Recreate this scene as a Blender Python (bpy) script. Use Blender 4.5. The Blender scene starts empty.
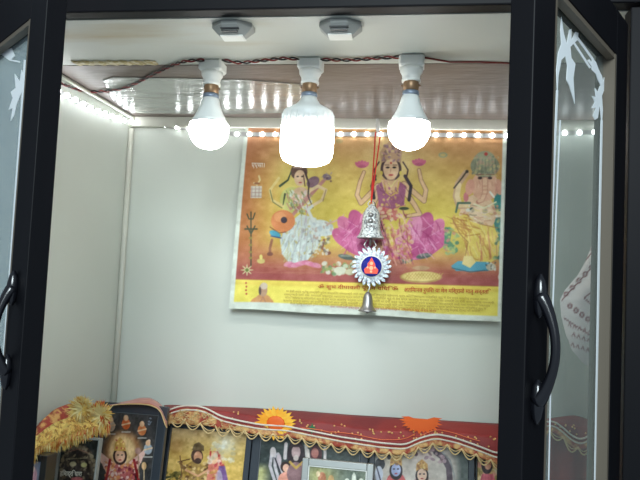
import bpy, bmesh, math, random
import numpy as np
from mathutils import Vector, Matrix
from mathutils.geometry import tessellate_polygon
random.seed(7); rng = np.random.default_rng(7)
C = bpy.context.scene.collection
PI = math.pi

# ---------------------------------------------------------------- camera, world, exposure
M = np.array([[0.987464206556657, -0.1532792780724961, -0.03768160934734813],
              [0.15061685608476186, 0.9864187850241459, -0.06551750311657036],
              [0.04721232288898606, 0.0590207036984657, 0.9971396858526712]])   # columns: right, forward, up
F = 635.3636
cam = bpy.data.objects.new('camera', bpy.data.cameras.new('camera')); C.objects.link(cam)
cam.data.sensor_width = 36; cam.data.lens = F * 36 / 640; cam.data.clip_start = 0.01
cam.matrix_world = Matrix([[M[0][0], M[0][2], -M[0][1], 0], [M[1][0], M[1][2], -M[1][1], 0], [M[2][0], M[2][2], -M[2][1], 0], [0, 0, 0, 1]])
sc = bpy.context.scene; sc.camera = cam
w = bpy.data.worlds.new('room_air'); sc.world = w; w.use_nodes = True
w.node_tree.nodes['Background'].inputs[0].default_value = (0.55, 0.66, 0.78, 1)
w.node_tree.nodes['Background'].inputs[1].default_value = 0.42
vs = sc.view_settings; vs.view_transform = 'Standard'; vs.look = 'None'; vs.gamma = 1; vs.use_curve_mapping = False
vs.exposure = 0.2
BULB = 22.0; LED = 30.0
ld = bpy.data.lights.new('room_lamp', 'AREA'); ld.energy = 58; ld.size = 0.8; ld.color = (0.84, 0.96, 1)
lo = bpy.data.objects.new('room_lamp', ld); C.objects.link(lo); lo.location = (0.12, -1.45, 0.86)
lo.rotation_euler = (Vector((0, 0.8, 0)) - lo.location).to_track_quat('-Z', 'Y').to_euler()

# ---------------------------------------------------------------- helpers
def ray(u, v): return M @ np.array([(u - 320) / F, 1, -(v - 240) / F])
def atY(u, v, Y): r = ray(u, v); return Vector(r * Y / r[1])
def atZ(u, v, Z): r = ray(u, v); return Vector(r * Z / r[2])
def atX(u, v, X): r = ray(u, v); return Vector(r * X / r[0])
def project(P):
    c = np.asarray(P, float) @ M
    return 320 + F * c[..., 0] / c[..., 1], 240 - F * c[..., 2] / c[..., 1]
def on_plane(u, v, O, N):
    r = Vector(ray(u, v)); return r * (O.dot(N) / r.dot(N))
def lin(c):
    c = np.asarray(c, float) / 255.0
    return np.where(c <= 0.04045, c / 12.92, ((c + 0.055) / 1.055) ** 2.4)
def L4(c): return tuple(float(x) for x in lin(c)) + (1.0,)

MATS = {}
def mat(name, col, rough=0.6, metal=0.0, spec=0.5, emit=0, noise=None, bump=None, coat=0, attr=False, sheen=0, stretch=(1,1,1), trans=0):
    m = bpy.data.materials.new(name); m.use_nodes = True; nt = m.node_tree; b = nt.nodes['Principled BSDF']
    b.inputs['Base Color'].default_value = L4(col); b.inputs['Roughness'].default_value = rough
    b.inputs['Metallic'].default_value = metal; b.inputs['Specular IOR Level'].default_value = spec
    b.inputs['Coat Weight'].default_value = coat; b.inputs['Coat Roughness'].default_value = 0.15
    b.inputs['Sheen Weight'].default_value = sheen
    if emit:
        b.inputs['Emission Color'].default_value = (emit[1] if isinstance(emit, tuple) else (1, 1, 1, 1)); b.inputs['Emission Strength'].default_value = emit[0] if isinstance(emit, tuple) else emit
    tc = nt.nodes.new('ShaderNodeTexCoord')
    mp = nt.nodes.new('ShaderNodeMapping'); mp.inputs['Scale'].default_value = stretch; nt.links.new(tc.outputs['Object'], mp.inputs[0])
    if attr:
        a = nt.nodes.new('ShaderNodeAttribute'); a.attribute_name = 'print'; nt.links.new(a.outputs['Color'], b.inputs['Base Color'])
    if noise:   # (scale, second colour, low, high)
        n = nt.nodes.new('ShaderNodeTexNoise'); n.inputs['Scale'].default_value = noise[0]; n.inputs['Detail'].default_value = 5
        nt.links.new(mp.outputs[0], n.inputs['Vector'])
        r = nt.nodes.new('ShaderNodeValToRGB'); r.color_ramp.elements[0].position = noise[2]; r.color_ramp.elements[1].position = noise[3]
        r.color_ramp.elements[0].color = L4(col); r.color_ramp.elements[1].color = L4(noise[1])
        nt.links.new(n.outputs['Fac'], r.inputs[0]); nt.links.new(r.outputs[0], b.inputs['Base Color'])
    if bump:    # (scale, strength)
        n2 = nt.nodes.new('ShaderNodeTexNoise'); n2.inputs['Scale'].default_value = bump[0]; n2.inputs['Detail'].default_value = 3
        nt.links.new(mp.outputs[0], n2.inputs['Vector'])
        bu = nt.nodes.new('ShaderNodeBump'); bu.inputs['Strength'].default_value = bump[1]; bu.inputs['Distance'].default_value = 0.002
        nt.links.new(n2.outputs['Fac'], bu.inputs['Height']); nt.links.new(bu.outputs[0], b.inputs['Normal'])
    MATS[name] = m; return m

def glass_mat(name, tint, haze, hazecol, gloss=0.08):
    m = bpy.data.materials.new(name); m.use_nodes = True; nt = m.node_tree; nt.nodes.clear()
    o = nt.nodes.new('ShaderNodeOutputMaterial'); t = nt.nodes.new('ShaderNodeBsdfTransparent'); t.inputs[0].default_value = L4(tint)
    g = nt.nodes.new('ShaderNodeBsdfGlossy'); g.inputs['Roughness'].default_value = 0.03; g.inputs[0].default_value = (1, 1, 1, 1)
    d = nt.nodes.new('ShaderNodeBsdfDiffuse'); d.inputs[0].default_value = L4(hazecol)
    a = nt.nodes.new('ShaderNodeMixShader'); a.inputs[0].default_value = haze
    b = nt.nodes.new('ShaderNodeMixShader'); b.inputs[0].default_value = gloss
    nt.links.new(t.outputs[0], a.inputs[1]); nt.links.new(d.outputs[0], a.inputs[2])
    nt.links.new(a.outputs[0], b.inputs[1]); nt.links.new(g.outputs[0], b.inputs[2]); nt.links.new(b.outputs[0], o.inputs[0])
    return m

def loc_of(o):
    p = Vector((0, 0, 0))
    while o is not None: p += Vector(o.location); o = o.parent
    return p
def thing(name, label, cat, loc, group=None, empty=True):
    o = bpy.data.objects.new(name, None); C.objects.link(o); o.location = loc; o.empty_display_size = 0.02
    o['label'] = label; o['category'] = cat
    if group: o['group'] = group
    return o
class MB:
    """collects world-space geometry and links it as one mesh object"""
    def __init__(s): s.v = []; s.f = []; s.smooth = []
    def add(s, vs, fs, smooth=False):
        n = len(s.v); s.v += [tuple(v) for v in vs]; s.f += [tuple(n + i for i in f) for f in fs]; s.smooth += [smooth] * len(fs); return s
    def box(s, c, d, ax=None, bev=0.0):
        ax = ax or (Vector((1, 0, 0)), Vector((0, 1, 0)), Vector((0, 0, 1))); c = Vector(c)
        if bev > 0:   # chamfered box through convex hull
            bm = bmesh.new()
            for i in (-1, 1):
                for j in (-1, 1):
                    for k in (-1, 1):
                        for q in range(3):
                            e = [d[0] / 2 - bev, d[1] / 2 - bev, d[2] / 2 - bev]; e[q] += bev
                            bm.verts.new(c + ax[0] * i * e[0] + ax[1] * j * e[1] + ax[2] * k * e[2])
            bmesh.ops.convex_hull(bm, input=bm.verts); bmesh.ops.dissolve_limit(bm, angle_limit=0.01, verts=bm.verts, edges=bm.edges)
            bm.verts.index_update(); s.add([v.co for v in bm.verts], [[v.index for v in f.verts] for f in bm.faces]); bm.free(); return s
        P = [c + ax[0] * i * d[0] / 2 + ax[1] * j * d[1] / 2 + ax[2] * k * d[2] / 2 for i in (-1, 1) for j in (-1, 1) for k in (-1, 1)]
        return s.add(P, [(0, 1, 3, 2), (4, 6, 7, 5), (0, 4, 5, 1), (2, 3, 7, 6), (0, 2, 6, 4), (1, 5, 7, 3)])
    def lathe(s, c, prof, n=28, sq=None, axis=None):
        """prof = (radius, z) from top to bottom below c"""
        c = Vector(c); n0 = []
        A = axis or (Vector((1, 0, 0)), Vector((0, 1, 0)), Vector((0, 0, 1)))
        V = []
        for r, z in prof:
            for k in range(n):
                a = 2 * PI * k / n
                V.append(c + A[0] * r * math.cos(a) + A[1] * r * math.sin(a) + A[2] * z)
        Fc = [(i * n + k, i * n + (k + 1) % n, (i + 1) * n + (k + 1) % n, (i + 1) * n + k) for i in range(len(prof) - 1) for k in range(n)]
        if prof[0][0] > 1e-5: Fc.append(tuple(range(n - 1, -1, -1)))
        if prof[-1][0] > 1e-5: Fc.append(tuple((len(prof) - 1) * n + k for k in range(n)))
        return s.add(V, Fc, True)
    def tube(s, pts, r, n=8, closed=False):
        pts = [Vector(p) for p in pts]; N = len(pts); V = []; rr = r if isinstance(r, (list, tuple)) else [r] * N
        up = None
        for i, p in enumerate(pts):
            a = pts[(i - 1) % N] if (closed or i) else p; b = pts[(i + 1) % N] if (closed or i < N - 1) else p
            t = (b - a).normalized()
            if up is None: up = Vector((0, 0, 1)) if abs(t.z) < 0.9 else Vector((0, 1, 0))
            x = t.cross(up).normalized(); up = x.cross(t).normalized()
            for k in range(n):
                an = 2 * PI * k / n; V.append(p + (x * math.cos(an) + up * math.sin(an)) * rr[i])
        Fc = [(i * n + k, i * n + (k + 1) % n, ((i + 1) % N) * n + (k + 1) % n, ((i + 1) % N) * n + k) for i in range(N if closed else N - 1) for k in range(n)]
        if not closed: Fc += [tuple(range(n - 1, -1, -1)), tuple((N - 1) * n + k for k in range(n))]
        return s.add(V, Fc, True)
    def prism(s, pts, nrm, th):
        pts = [Vector(p) for p in pts]; nrm = Vector(nrm); n = len(pts)
        tri = tessellate_polygon([pts])
        V = [p + nrm * th for p in pts] + pts
        return s.add(V, [tuple(t) for t in tri] + [tuple(n + i for i in reversed(t)) for t in tri] + [(i, (i + 1) % n, n + (i + 1) % n, n + i) for i in range(n)])
    def grid(s, P, smooth=True, thick=0.0):
        P = np.asarray(P, float); a, b = P.shape[:2]
        V = P.reshape(-1, 3); Fc = [(i * b + j, i * b + j + 1, (i + 1) * b + j + 1, (i + 1) * b + j) for i in range(a - 1) for j in range(b - 1)]
        return s.add(V, Fc, smooth)
    def build(s, name, m, parent=None, kind=None, label=None, cat=None, group=None, bevel=0, fixn=True, solid=0):
        base = loc_of(parent) if parent else None
        if base is None:
            base = Vector((0, 0, 0))
            if cat: a = np.array(s.v); base = Vector((float(a[:, 0].mean()), float(a[:, 1].mean()), float(a[:, 2].min())))
        me = bpy.data.meshes.new(name); me.from_pydata([tuple(Vector(v) - base) for v in s.v], [], s.f); me.update()
        me.polygons.foreach_set('use_smooth', s.smooth)
        if fixn:
            bm = bmesh.new(); bm.from_mesh(me); bmesh.ops.recalc_face_normals(bm, faces=bm.faces); bm.to_mesh(me); bm.free()
        o = bpy.data.objects.new(name, me); C.objects.link(o); me.materials.append(m)
        if parent: o.parent = parent
        elif cat: o.location = base
        if bevel:
            b = o.modifiers.new('bevel', 'BEVEL'); b.width = bevel; b.segments = 2; b.limit_method = 'ANGLE'
        if solid:
            b = o.modifiers.new('solid', 'SOLIDIFY'); b.thickness = solid; b.offset = 0
        if kind: o['kind'] = kind
        if label: o['label'] = label
        if cat: o['category'] = cat
        if group: o['group'] = group
        return o
def copy_tree(o, parent=None):
    kids = [c for c in C.objects if c.parent == o]
    c = o.copy(); C.objects.link(c); c.parent = parent
    for k in kids: copy_tree(k, c)
    return c

# ---- flat print: the artwork is painted with numpy onto the vertices of a fine grid, in coordinates of the sheet
class Print:
    def __init__(s, c00, c10, c11, c01, nx, nz, bow=None):
        """corners: bottom-left, bottom-right, top-right, top-left; world"""
        u = np.linspace(0, 1, nx)[None, :, None]; v = np.linspace(0, 1, nz)[:, None, None]
        a, b, c, d = [np.array(q, float)[None, None, :] for q in (c00, c10, c11, c01)]
        s.P = a * (1 - u) * (1 - v) + b * u * (1 - v) + c * u * v + d * (1 - u) * v
        if bow is not None: s.P = bow(s.P, u[..., 0], v[..., 0])
        s.x, s.y = project(s.P); s.c = np.zeros(s.x.shape + (3,)); s.nx, s.nz = nx, nz; s.u = u[..., 0] + 0 * v[..., 0]; s.v = v[..., 0] + 0 * u[..., 0]
    def fill(s, col): s.c[:] = np.array(col, float)
    def mix(s, m, col): 
        m = np.clip(m, 0, 1)[..., None]; s.c = s.c * (1 - m) + np.array(col, float) * m
    def ell(s, cx, cy, rx, ry, col, rot=0, a=1.0, soft=0.5):
        dx, dy = s.x - cx, s.y - cy; r = math.radians(rot); X = dx * math.cos(r) + dy * math.sin(r); Y = -dx * math.sin(r) + dy * math.cos(r)
        d = (1 - np.sqrt((X / rx) ** 2 + (Y / ry) ** 2)) * min(rx, ry)
        s.mix(a * np.clip(d / soft + 0.5, 0, 1), col)
    def glow(s, cx, cy, rx, ry, col, a=1.0):
        s.mix(a * np.exp(-((s.x - cx) / rx) ** 2 - ((s.y - cy) / ry) ** 2), col)
    def poly(s, pts, col, a=1.0, soft=0.6):
        ins = np.zeros(s.x.shape, bool); dm = np.full(s.x.shape, 1e9); n = len(pts)
        for i in range(n):
            x0, y0 = pts[i]; x1, y1 = pts[(i + 1) % n]
            cond = ((y0 > s.y) != (y1 > s.y)); 
            with np.errstate(divide='ignore', invalid='ignore'):
                xi = (x1 - x0) * (s.y - y0) / ((y1 - y0) or 1e-9) + x0
            ins ^= cond & (s.x < xi); dm = np.minimum(dm, s._seg(x0, y0, x1, y1)[0])
        d = np.where(ins, dm, -dm); s.mix(a * np.clip(d / soft + 0.5, 0, 1), col)
    def _seg(s, x0, y0, x1, y1):
        dx, dy = x1 - x0, y1 - y0; t = np.clip(((s.x - x0) * dx + (s.y - y0) * dy) / (dx * dx + dy * dy + 1e-9), 0, 1)
        return np.hypot(s.x - x0 - t * dx, s.y - y0 - t * dy), t
    def line(s, pts, w, col, a=1.0, w2=None, soft=0.5):
        n = len(pts) - 1; m = np.zeros(s.x.shape)
        for i in range(n):
            d, t = s._seg(*pts[i], *pts[i + 1]); wl = w + ((w2 if w2 is not None else w) - w) * (i + t) / n
            m = np.maximum(m, np.clip((wl / 2 - d) / soft + 0.5, 0, 1))
        s.mix(a * m, col)
    def mottle(s, amp, n):
        g = rng.normal(0, 1, (n + 2, n + 2)); a = s.v * n; b = s.u * n; i = a.astype(int).clip(0, n); j = b.astype(int).clip(0, n); fa, fb = a - i, b - j
        fa = fa * fa * (3 - 2 * fa); fb = fb * fb * (3 - 2 * fb)
        m = g[i, j] * (1 - fa) * (1 - fb) + g[i + 1, j] * fa * (1 - fb) + g[i, j + 1] * (1 - fa) * fb + g[i + 1, j + 1] * fa * fb
        s.c = s.c + amp * m[..., None]
    def soften(s, n=1):
        for _ in range(n):
            q = np.pad(s.c, ((1, 1), (1, 1), (0, 0)), 'edge')
            s.c = (q[:-2, 1:-1] + q[2:, 1:-1] + q[1:-1, :-2] + q[1:-1, 2:] + 2 * q[1:-1, 1:-1]) / 6
    def folds(s, pts, n, ln, ang, cols, w=.9, a=.6):
        xs_, ys_ = [q[0] for q in pts], [q[1] for q in pts]
        for _ in range(n):
            cx, cy = rng.uniform(min(xs_), max(xs_)), rng.uniform(min(ys_), max(ys_)); ins = False
            for i in range(len(pts)):
                x0, y0 = pts[i]; x1, y1 = pts[(i + 1) % len(pts)]
                if (y0 > cy) != (y1 > cy) and cx < (x1 - x0) * (cy - y0) / (y1 - y0) + x0: ins = not ins
            if not ins: continue
            t = math.radians(ang + rng.uniform(-16, 16)); L = ln * rng.uniform(.5, 1.2) / 2; bx, by = rng.uniform(-1.4, 1.4), rng.uniform(-1, 1)
            s.line([(cx - L * math.cos(t), cy - L * math.sin(t)), (cx + bx, cy + by), (cx + L * math.cos(t), cy + L * math.sin(t))], w * rng.uniform(.7, 1.4), cols[rng.integers(len(cols))], a=a)
    def specks(s, x0, y0, x1, y1, n, cols, r=1.0, a=0.8):
        for _ in range(n):
            s.ell(rng.uniform(x0, x1), rng.uniform(y0, y1), r * rng.uniform(.6, 1.5), r * rng.uniform(.5, 1.3), cols[rng.integers(len(cols))], rot=rng.uniform(0, 180), a=a)
    def person(s, cx, cy, h, skin, robe, hair, crown=None):
        s.ell(cx, cy + h * .62, h * .34, h * .42, robe); s.ell(cx, cy + .1 * h, h * .26, h * .30, hair); s.ell(cx, cy + .12 * h, h * .17, h * .22, skin)
        s.line([(cx - h * .3, cy + h * .55), (cx - h * .05, cy + h * .75), (cx + h * .25, cy + h * .5)], h * .1, skin)
        for q in (-1, 1): s.ell(cx + q * h * .07, cy + .08 * h, h * .035, h * .025, (50, 35, 30))
        s.ell(cx, cy + .22 * h, h * .05, h * .02, (170, 70, 70))
        if crown: s.poly([(cx - h * .18, cy - .06 * h), (cx - h * .13, cy - .3 * h), (cx, cy - .45 * h), (cx + h * .13, cy - .3 * h), (cx + h * .18, cy - .06 * h)], crown)
    def build(s, name, m, parent, label=None, kind=None, jitter=0):
        if jitter: s.c += rng.normal(0, jitter, s.c.shape[:2])[..., None]
        o = MB().grid(s.P).build(name, m, parent, label=label, fixn=False, kind=kind)
        me = o.data; at = me.color_attributes.new('print', 'FLOAT_COLOR', 'POINT')
        c = np.ones((s.nx * s.nz, 4)); c[:, :3] = lin(np.clip(s.c.reshape(-1, 3), 0, 255)); at.data.foreach_set('color', c.ravel())
        return o

def lettering(parent, m, text, x0, y0, x1, h, Y, name='lettering', N=None, off=0.0008, lab=None, fit=True, bold=0.0):
    """text along the line (x0,y0)-(x1,..) of the sheet, fitted to that length"""
    cu = bpy.data.curves.new('t', 'FONT'); cu.body = text; cu.size = 1; cu.resolution_u = 2; cu.offset = bold
    o = bpy.data.objects.new('t', cu); C.objects.link(o); dg = bpy.context.evaluated_depsgraph_get()
    me = bpy.data.meshes.new_from_object(o.evaluated_get(dg)); C.objects.unlink(o); bpy.data.objects.remove(o)
    co = np.array([v.co[:] for v in me.vertices]); 
    if len(co) == 0: return None
    W = co[:, 0].max() - co[:, 0].min(); A = atY(x0, y0[0], Y); B = atY(x1, y0[1], Y); U = (B - A); ln = U.length; U.normalize()
    V = Vector((0, 0, 1)); sx = ln / W; sz = (atY(x0, y0[0] - h, Y) - A).length / 0.75
    vs_ = [A + U * ((c[0] - co[:, 0].min()) * sx) + V * (c[1] * sz) + Vector((0, -off, 0)) for c in co]
    b = MB().add(vs_, [tuple(p.vertices) for p in me.polygons]); bpy.data.meshes.remove(me)
    return b.build(name, m, parent, label=lab, fixn=False)

# ---------------------------------------------------------------- materials
m_wall = mat('painted_wall', (204, 208, 200), 0.5, noise=(2.2, (195, 200, 190), .35, .75), bump=(60, .06))
m_ceil = mat('ceiling_board', (188, 192, 186), 0.45, noise=(5, (172, 160, 134), .56, .8), stretch=(.7, 4, 1))
m_ceil2 = mat('brown_grey_ceiling_sheet', (118, 107, 102), 0.42, spec=0.35, noise=(3.5, (104, 92, 84), .35, .7), stretch=(1, 3, 1), bump=(20, .7))
m_film = mat('glossy_plastic_film', (150, 156, 152), 0.2, spec=1.0, coat=.6, noise=(6, (124, 126, 122), .4, .7), stretch=(1, 5, 1), bump=(14, 1.0))
m_trim = mat('cream_trim', (196, 196, 184), 0.45)
m_black = mat('black_lacquered_wood', (9, 10, 14), 0.5, spec=0.14, noise=(3, (14, 13, 17), .4, .7), stretch=(6, 6, .5))
m_brown = mat('worn_brown_edge', (92, 84, 72), 0.5)
m_handle = mat('black_handle', (14, 15, 20), 0.22, spec=0.6)
m_glassR = glass_mat('door_glass', (236, 240, 240), 0.09, (186, 200, 196), 0.05)
m_glassL = glass_mat('hazy_door_glass', (218, 226, 230), 0.22, (205, 222, 228), 0.06)
m_etch = mat('frosted_etching', (214, 220, 222), 0.8)
m_white = mat('white_plastic', (226, 228, 224), 0.35)
m_body = mat('bulb_body', (196, 200, 198), 0.4)
m_brass = mat('brass', (140, 112, 84), 0.4, metal=0.5)
m_ring = mat('grey_blue_ring', (120, 132, 148), 0.4, metal=0.4)
m_lit = mat('lit_diffuser', (255, 255, 255), 0.4, emit=(BULB, (1.0, 0.985, 0.95, 1)))
m_lit2 = mat('lit_jumbo_diffuser', (255, 255, 255), 0.4, emit=(BULB * .75, (1.0, 0.99, 0.93, 1)))
m_led = mat('lit_led', (255, 255, 255), 0.4, emit=(LED, (0.93, 0.97, 1, 1)))
m_tape = mat('led_tape', (150, 150, 146), 0.4)
m_grey = mat('grey_plastic', (150, 152, 148), 0.4)
m_dark = mat('dark_slot', (30, 32, 34), 0.5)
m_red = mat('red_wire', (120, 34, 32), 0.45)
m_blk = mat('black_wire', (26, 22, 24), 0.4)
m_print = mat('printed_paper', (255, 255, 255), 0.6, attr=True, spec=0.2, bump=(90, .02))
m_photo = mat('printed_photo', (255, 255, 255), 0.3, attr=True, spec=0.5)
m_paper = mat('white_paper', (236, 232, 216), 0.55)
m_txt = mat('dark_ink', (166, 138, 56), 0.7)
m_txt_r = mat('red_ink', (176, 60, 26), 0.7)
m_txt_w = mat('white_ink', (216, 206, 188), 0.7)
m_ray = mat('silver_ray', (176, 184, 188), 0.35, metal=0.5, noise=(200, (110, 118, 124), .45, .65), bump=(240, .5))
m_silver = mat('silver_metal', (216, 222, 222), 0.34, metal=0.35, noise=(260, (116, 124, 128), .48, .62), bump=(260, .9))
m_pewter = mat('pewter_metal', (150, 150, 150), 0.4, metal=0.85)
m_thread = mat('red_thread', (200, 40, 32), 0.8)
m_enam = mat('blue_enamel', (30, 36, 140), 0.25, coat=.5)
m_enamr = mat('orange_enamel', (236, 72, 40), 0.3, coat=.5)
m_peach = mat('peach_enamel', (246, 176, 130), 0.4)
m_cloth = mat('maroon_satin', (124, 34, 36), 0.6, noise=(9, (160, 46, 38), .4, .7), bump=(300, .3))
m_gold = mat('gold_lace', (214, 172, 112), 0.5, metal=0.2, noise=(75, (160, 66, 48), .42, .6), bump=(400, .5))
m_goldc = mat('gold_cord', (214, 186, 134), 0.45, metal=0.2)
m_pipe = mat('silver_white_piping', (222, 214, 200), 0.45, bump=(500, .8))
m_seq = mat('gold_sequin', (236, 190, 120), 0.3, metal=.3)
m_sun = mat('marigold_yellow', (240, 160, 30), 0.6, noise=(60, (246, 190, 60), .4, .6))
m_sunc = mat('marigold_orange', (226, 96, 24), 0.6)
m_green = mat('green_thread', (40, 110, 72), 0.6)
m_fr = mat('yellow_fringe', (240, 208, 116), 0.6, noise=(70, (206, 150, 70), .42, .62))
m_fr2 = mat('orange_fringe', (214, 104, 50), 0.6)
m_fr3 = mat('cream_fringe', (236, 216, 150), 0.6)
m_slip = mat('grey_slip', (86, 92, 98), 0.4)
m_dfr = mat('dark_slate_frame', (50, 57, 66), 0.35, coat=.2)
m_bfr = mat('black_frame', (20, 20, 22), 0.35, coat=.2)
m_sfr = mat('silver_frame', (176, 180, 178), 0.35, metal=.6)
m_gfr = mat('pale_grey_frame', (150, 152, 148), 0.45)

# ---------------------------------------------------------------- the cupboard interior (setting)
XL, XR, YF, YB, ZC, ZF = -0.617, 0.37, 0.757, 1.262, 0.322, -0.45
def struct(name, c0, c1, m):
    b = MB().box([(p + q) / 2 for p, q in zip(c0, c1)], [abs(p - q) for p, q in zip(c0, c1)]); return b.build(name, m, kind='structure')
struct('wall_back', (XL - .02, YB, ZF - .02), (XR + .02, YB + .02, ZC + .02), m_wall)
struct('wall_left', (XL - .02, YF, ZF - .02), (XL, YB, ZC + .02), m_wall)
struct('wall_right', (XR, YF, ZF - .02), (XR + .02, YB, ZC + .02), m_wall)
struct('floor', (XL, YF, ZF - .02), (XR, YB, ZF), m_wall)
YS = 0.93
struct('ceiling', (XL, YF, ZC), (XR, YS, ZC + .02), m_ceil)
struct('ceiling_rear', (XL, YS + .0015, ZC - .0005), (XR, YB, ZC + .02), m_ceil2)
P = [atZ(x, y, ZC - .0012) for x, y in ((103, 80), (112, 77), (180, 78), (250, 80), (300, 84), (303, 98), (296, 112), (220, 114), (140, 113), (124, 109), (112, 98))]
b = MB(); b.prism(P, (0, 0, -1), .0008); b.build('plastic_sheet', m_film, label='clear glossy plastic sheet taped to the rear ceiling behind the left bulb', cat='plastic sheet')
# cream cove trim along the back, the white bead in the corner, the seam tape on the ceiling
b = MB(); b.box(((XL + XR) / 2, YB - .006, ZC - .011), (XR - XL, .012, .022)); b.build('trim_1', m_trim, kind='structure', bevel=.002)
b = MB(); b.tube([(XL + .005, YB - .005, ZF), (XL + .005, YB - .005, ZC - .024)], .006, 12); b.build('trim_2', m_trim, kind='structure')
b = MB(); b.tube([(XL + .012, YF + .03, ZC - .004), (XL + .012, YB - .012, ZC - .004)], .004, 8); b.build('trim_3', m_trim, kind='structure')
m_seam = mat('yellowed_seam_tape', (176, 160, 112), .7, noise=(160, (206, 198, 170), .45, .6))
p0 = atZ(80, 66, ZC); p1 = atZ(158, 63, ZC)
b = MB(); P = [[(x, y + .002 * math.sin(x * 300 + k * 2), ZC - .0012) for k, y in enumerate((YS - .022, YS - .004))] for x in np.linspace(p0.x, p1.x, 40)]
b.grid(P); b.build('trim_4', m_seam, kind='structure', solid=.001)

# ---------------------------------------------------------------- cabinet front: frame + two glazed doors
cab = thing('display_cabinet', 'black lacquered shrine cabinet with two open glazed doors', 'cabinet', (-.12, YF, ZF - .1))
b = MB(); b.box((-.12, YF - .012, ZC + .06), (1.6, .024, .119)); b.box((-.12, YF - .018, ZC + .075), (1.6, .03, .09)); b.build('top_rail', m_black, cab, bevel=.002)
b = MB(); b.box((-.12, YF - .012, ZF - .06), (1.6, .024, .119)); b.build('bottom_rail', m_black, cab, bevel=.002)
b = MB(); b.box((.2485, YF - .004, -.064), (.0440, .024, .77)); b.build('post', m_black, cab, bevel=.0015)
b = MB(); b.box((.3240, YF - .006, -.064), (.102, .028, .77)); b.build('post', m_black, cab, bevel=.002)
b = MB(); b.box((-.665, YF - .012, -.064), (.093, .024, .77)); b.build('post', m_black, cab, bevel=.002)
for x0, x1 in ((-.92, -.713), (.376, .68)):
    b = MB(); b.box(((x0 + x1) / 2, YF - .008, -.064), (x1 - x0, .016, .77)); b.build('side_panel', m_black, cab)
b = MB(); b.box((-.645, 1.03, -.064), (.012, .5, .9)); b.build('side_board', m_black, cab)
b = MB(); b.box((.398, 1.03, -.064), (.012, .5, .9)); b.build('side_board', m_black, cab)
b = MB(); b.box((-.12, 1.03, ZC + .03), (1.05, .5, .014)); b.build('top_board', m_black, cab)

GZ = .2527     # glass top
DZ0 = -.435
def make_door(H, d, n_in, gw, glass, label):
    """H hinge point, d unit vector to the free edge, n_in unit normal pointing inwards"""
    d = Vector(d); n_in = Vector(n_in); up = Vector((0, 0, 1)); T = .02; S = .045; S2 = .047
    ax = (d, n_in, up); z1 = GZ + .05; zc = (z1 + DZ0) / 2; W = S + gw + S2
    def at(u, z, k=0.0): return H + d * u + up * z + n_in * k
    b = MB()
    b.box(at(S / 2, zc, T / 2), (S, T, z1 - DZ0), ax); b.box(at(S + gw + S2 / 2, zc, T / 2), (S2, T, z1 - DZ0), ax)
    b.box(at(S + gw / 2, (z1 + GZ) / 2, T / 2), (gw, T, z1 - GZ), ax); b.box(at(S + gw / 2, DZ0 + .025, T / 2), (gw, T, .05), ax)
    dr = b.build('door', m_black, cab, bevel=.001, label=label)
    g = MB(); g.box(at(S + gw / 2, (GZ + DZ0 + .05) / 2, .0135), (gw, .003, GZ - DZ0 - .05), ax); g.build('glass_pane', glass, dr)
    # brown glazing bead around the pane, set inside the rebate
    q = MB(); e = .005
    zt = GZ - e / 2; zb = DZ0 + .05 + e / 2
    for uu in (S + e / 2, S + gw - e / 2): q.box(at(uu, (GZ + DZ0 + .05) / 2, .0105), (e, .020, GZ - DZ0 - .05), ax)
    q.box(at(S + gw / 2, zt, .005), (gw - 2 * e, .008, e), ax); q.box(at(S + gw / 2, zb, .005), (gw - 2 * e, .008, e), ax)
    q.build('glazing_bead', m_brown, dr)
    return dr, at, W, S
th = math.radians(60)
HR = Vector((.2248, .745, 0)); dR = Vector((-math.cos(th), -math.sin(th), 0)); nR = Vector((-math.sin(th), math.cos(th), 0))
doorR, atR, WR, SR = make_door(HR, dR, nR, .193, m_glassR, 'right glazed door, open, etched glass')
thl = math.radians(39)
HL = Vector((-.600, .745, 0)); dL = Vector((math.cos(thl), -math.sin(thl), 0)); nL = Vector((math.sin(thl), math.cos(thl), 0))
doorL, atL, WL, SL = make_door(HL, dL, nL, .207, m_glassL, 'left glazed door, open, hazy bluish glass')

def handle(at, W, dr, z_top, z_bot, u):
    # bow handle: two splayed feet and an outward arch
    pts = []; rad = []
    for k in range(33):
        t = k / 32; z = z_top + (z_bot - z_top) * t
        out = .003 + .0135 * (math.sin(PI * t) ** .75)
        pts.append(at(u, z, -out)); rad.append(.0036 + .0030 * abs(2 * t - 1) ** 3)
    b = MB().tube(pts, rad, 12)
    h = b.build('handle', m_handle, dr)
    for z in (z_top, z_bot):
        f = MB().lathe(at(u, z, -.0035), [(.0015, .017), (.0040, .012), (.0056, .004), (.0056, -.004), (.0040, -.012), (.0015, -.017)], 14)
        f.build('handle_foot', m_handle, dr)
uR = WR - .017
def zat(at, u, y):   # height at which the handle foot shows at image row y
    lo_, hi_ = -.5, .4
    for _ in range(40):
        mid = (lo_ + hi_) / 2; yy = project(np.array(at(u, mid, -.004)))[1]
        if yy > y: lo_ = mid
        else: hi_ = mid
    return mid
handle(atR, WR, doorR, zat(atR, uR, 296), zat(atR, uR, 402), uR)
uL = WL - .026
handle(atL, WL, doorL, zat(atL, uL, 288), zat(atL, uL, 372), uL)

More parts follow.
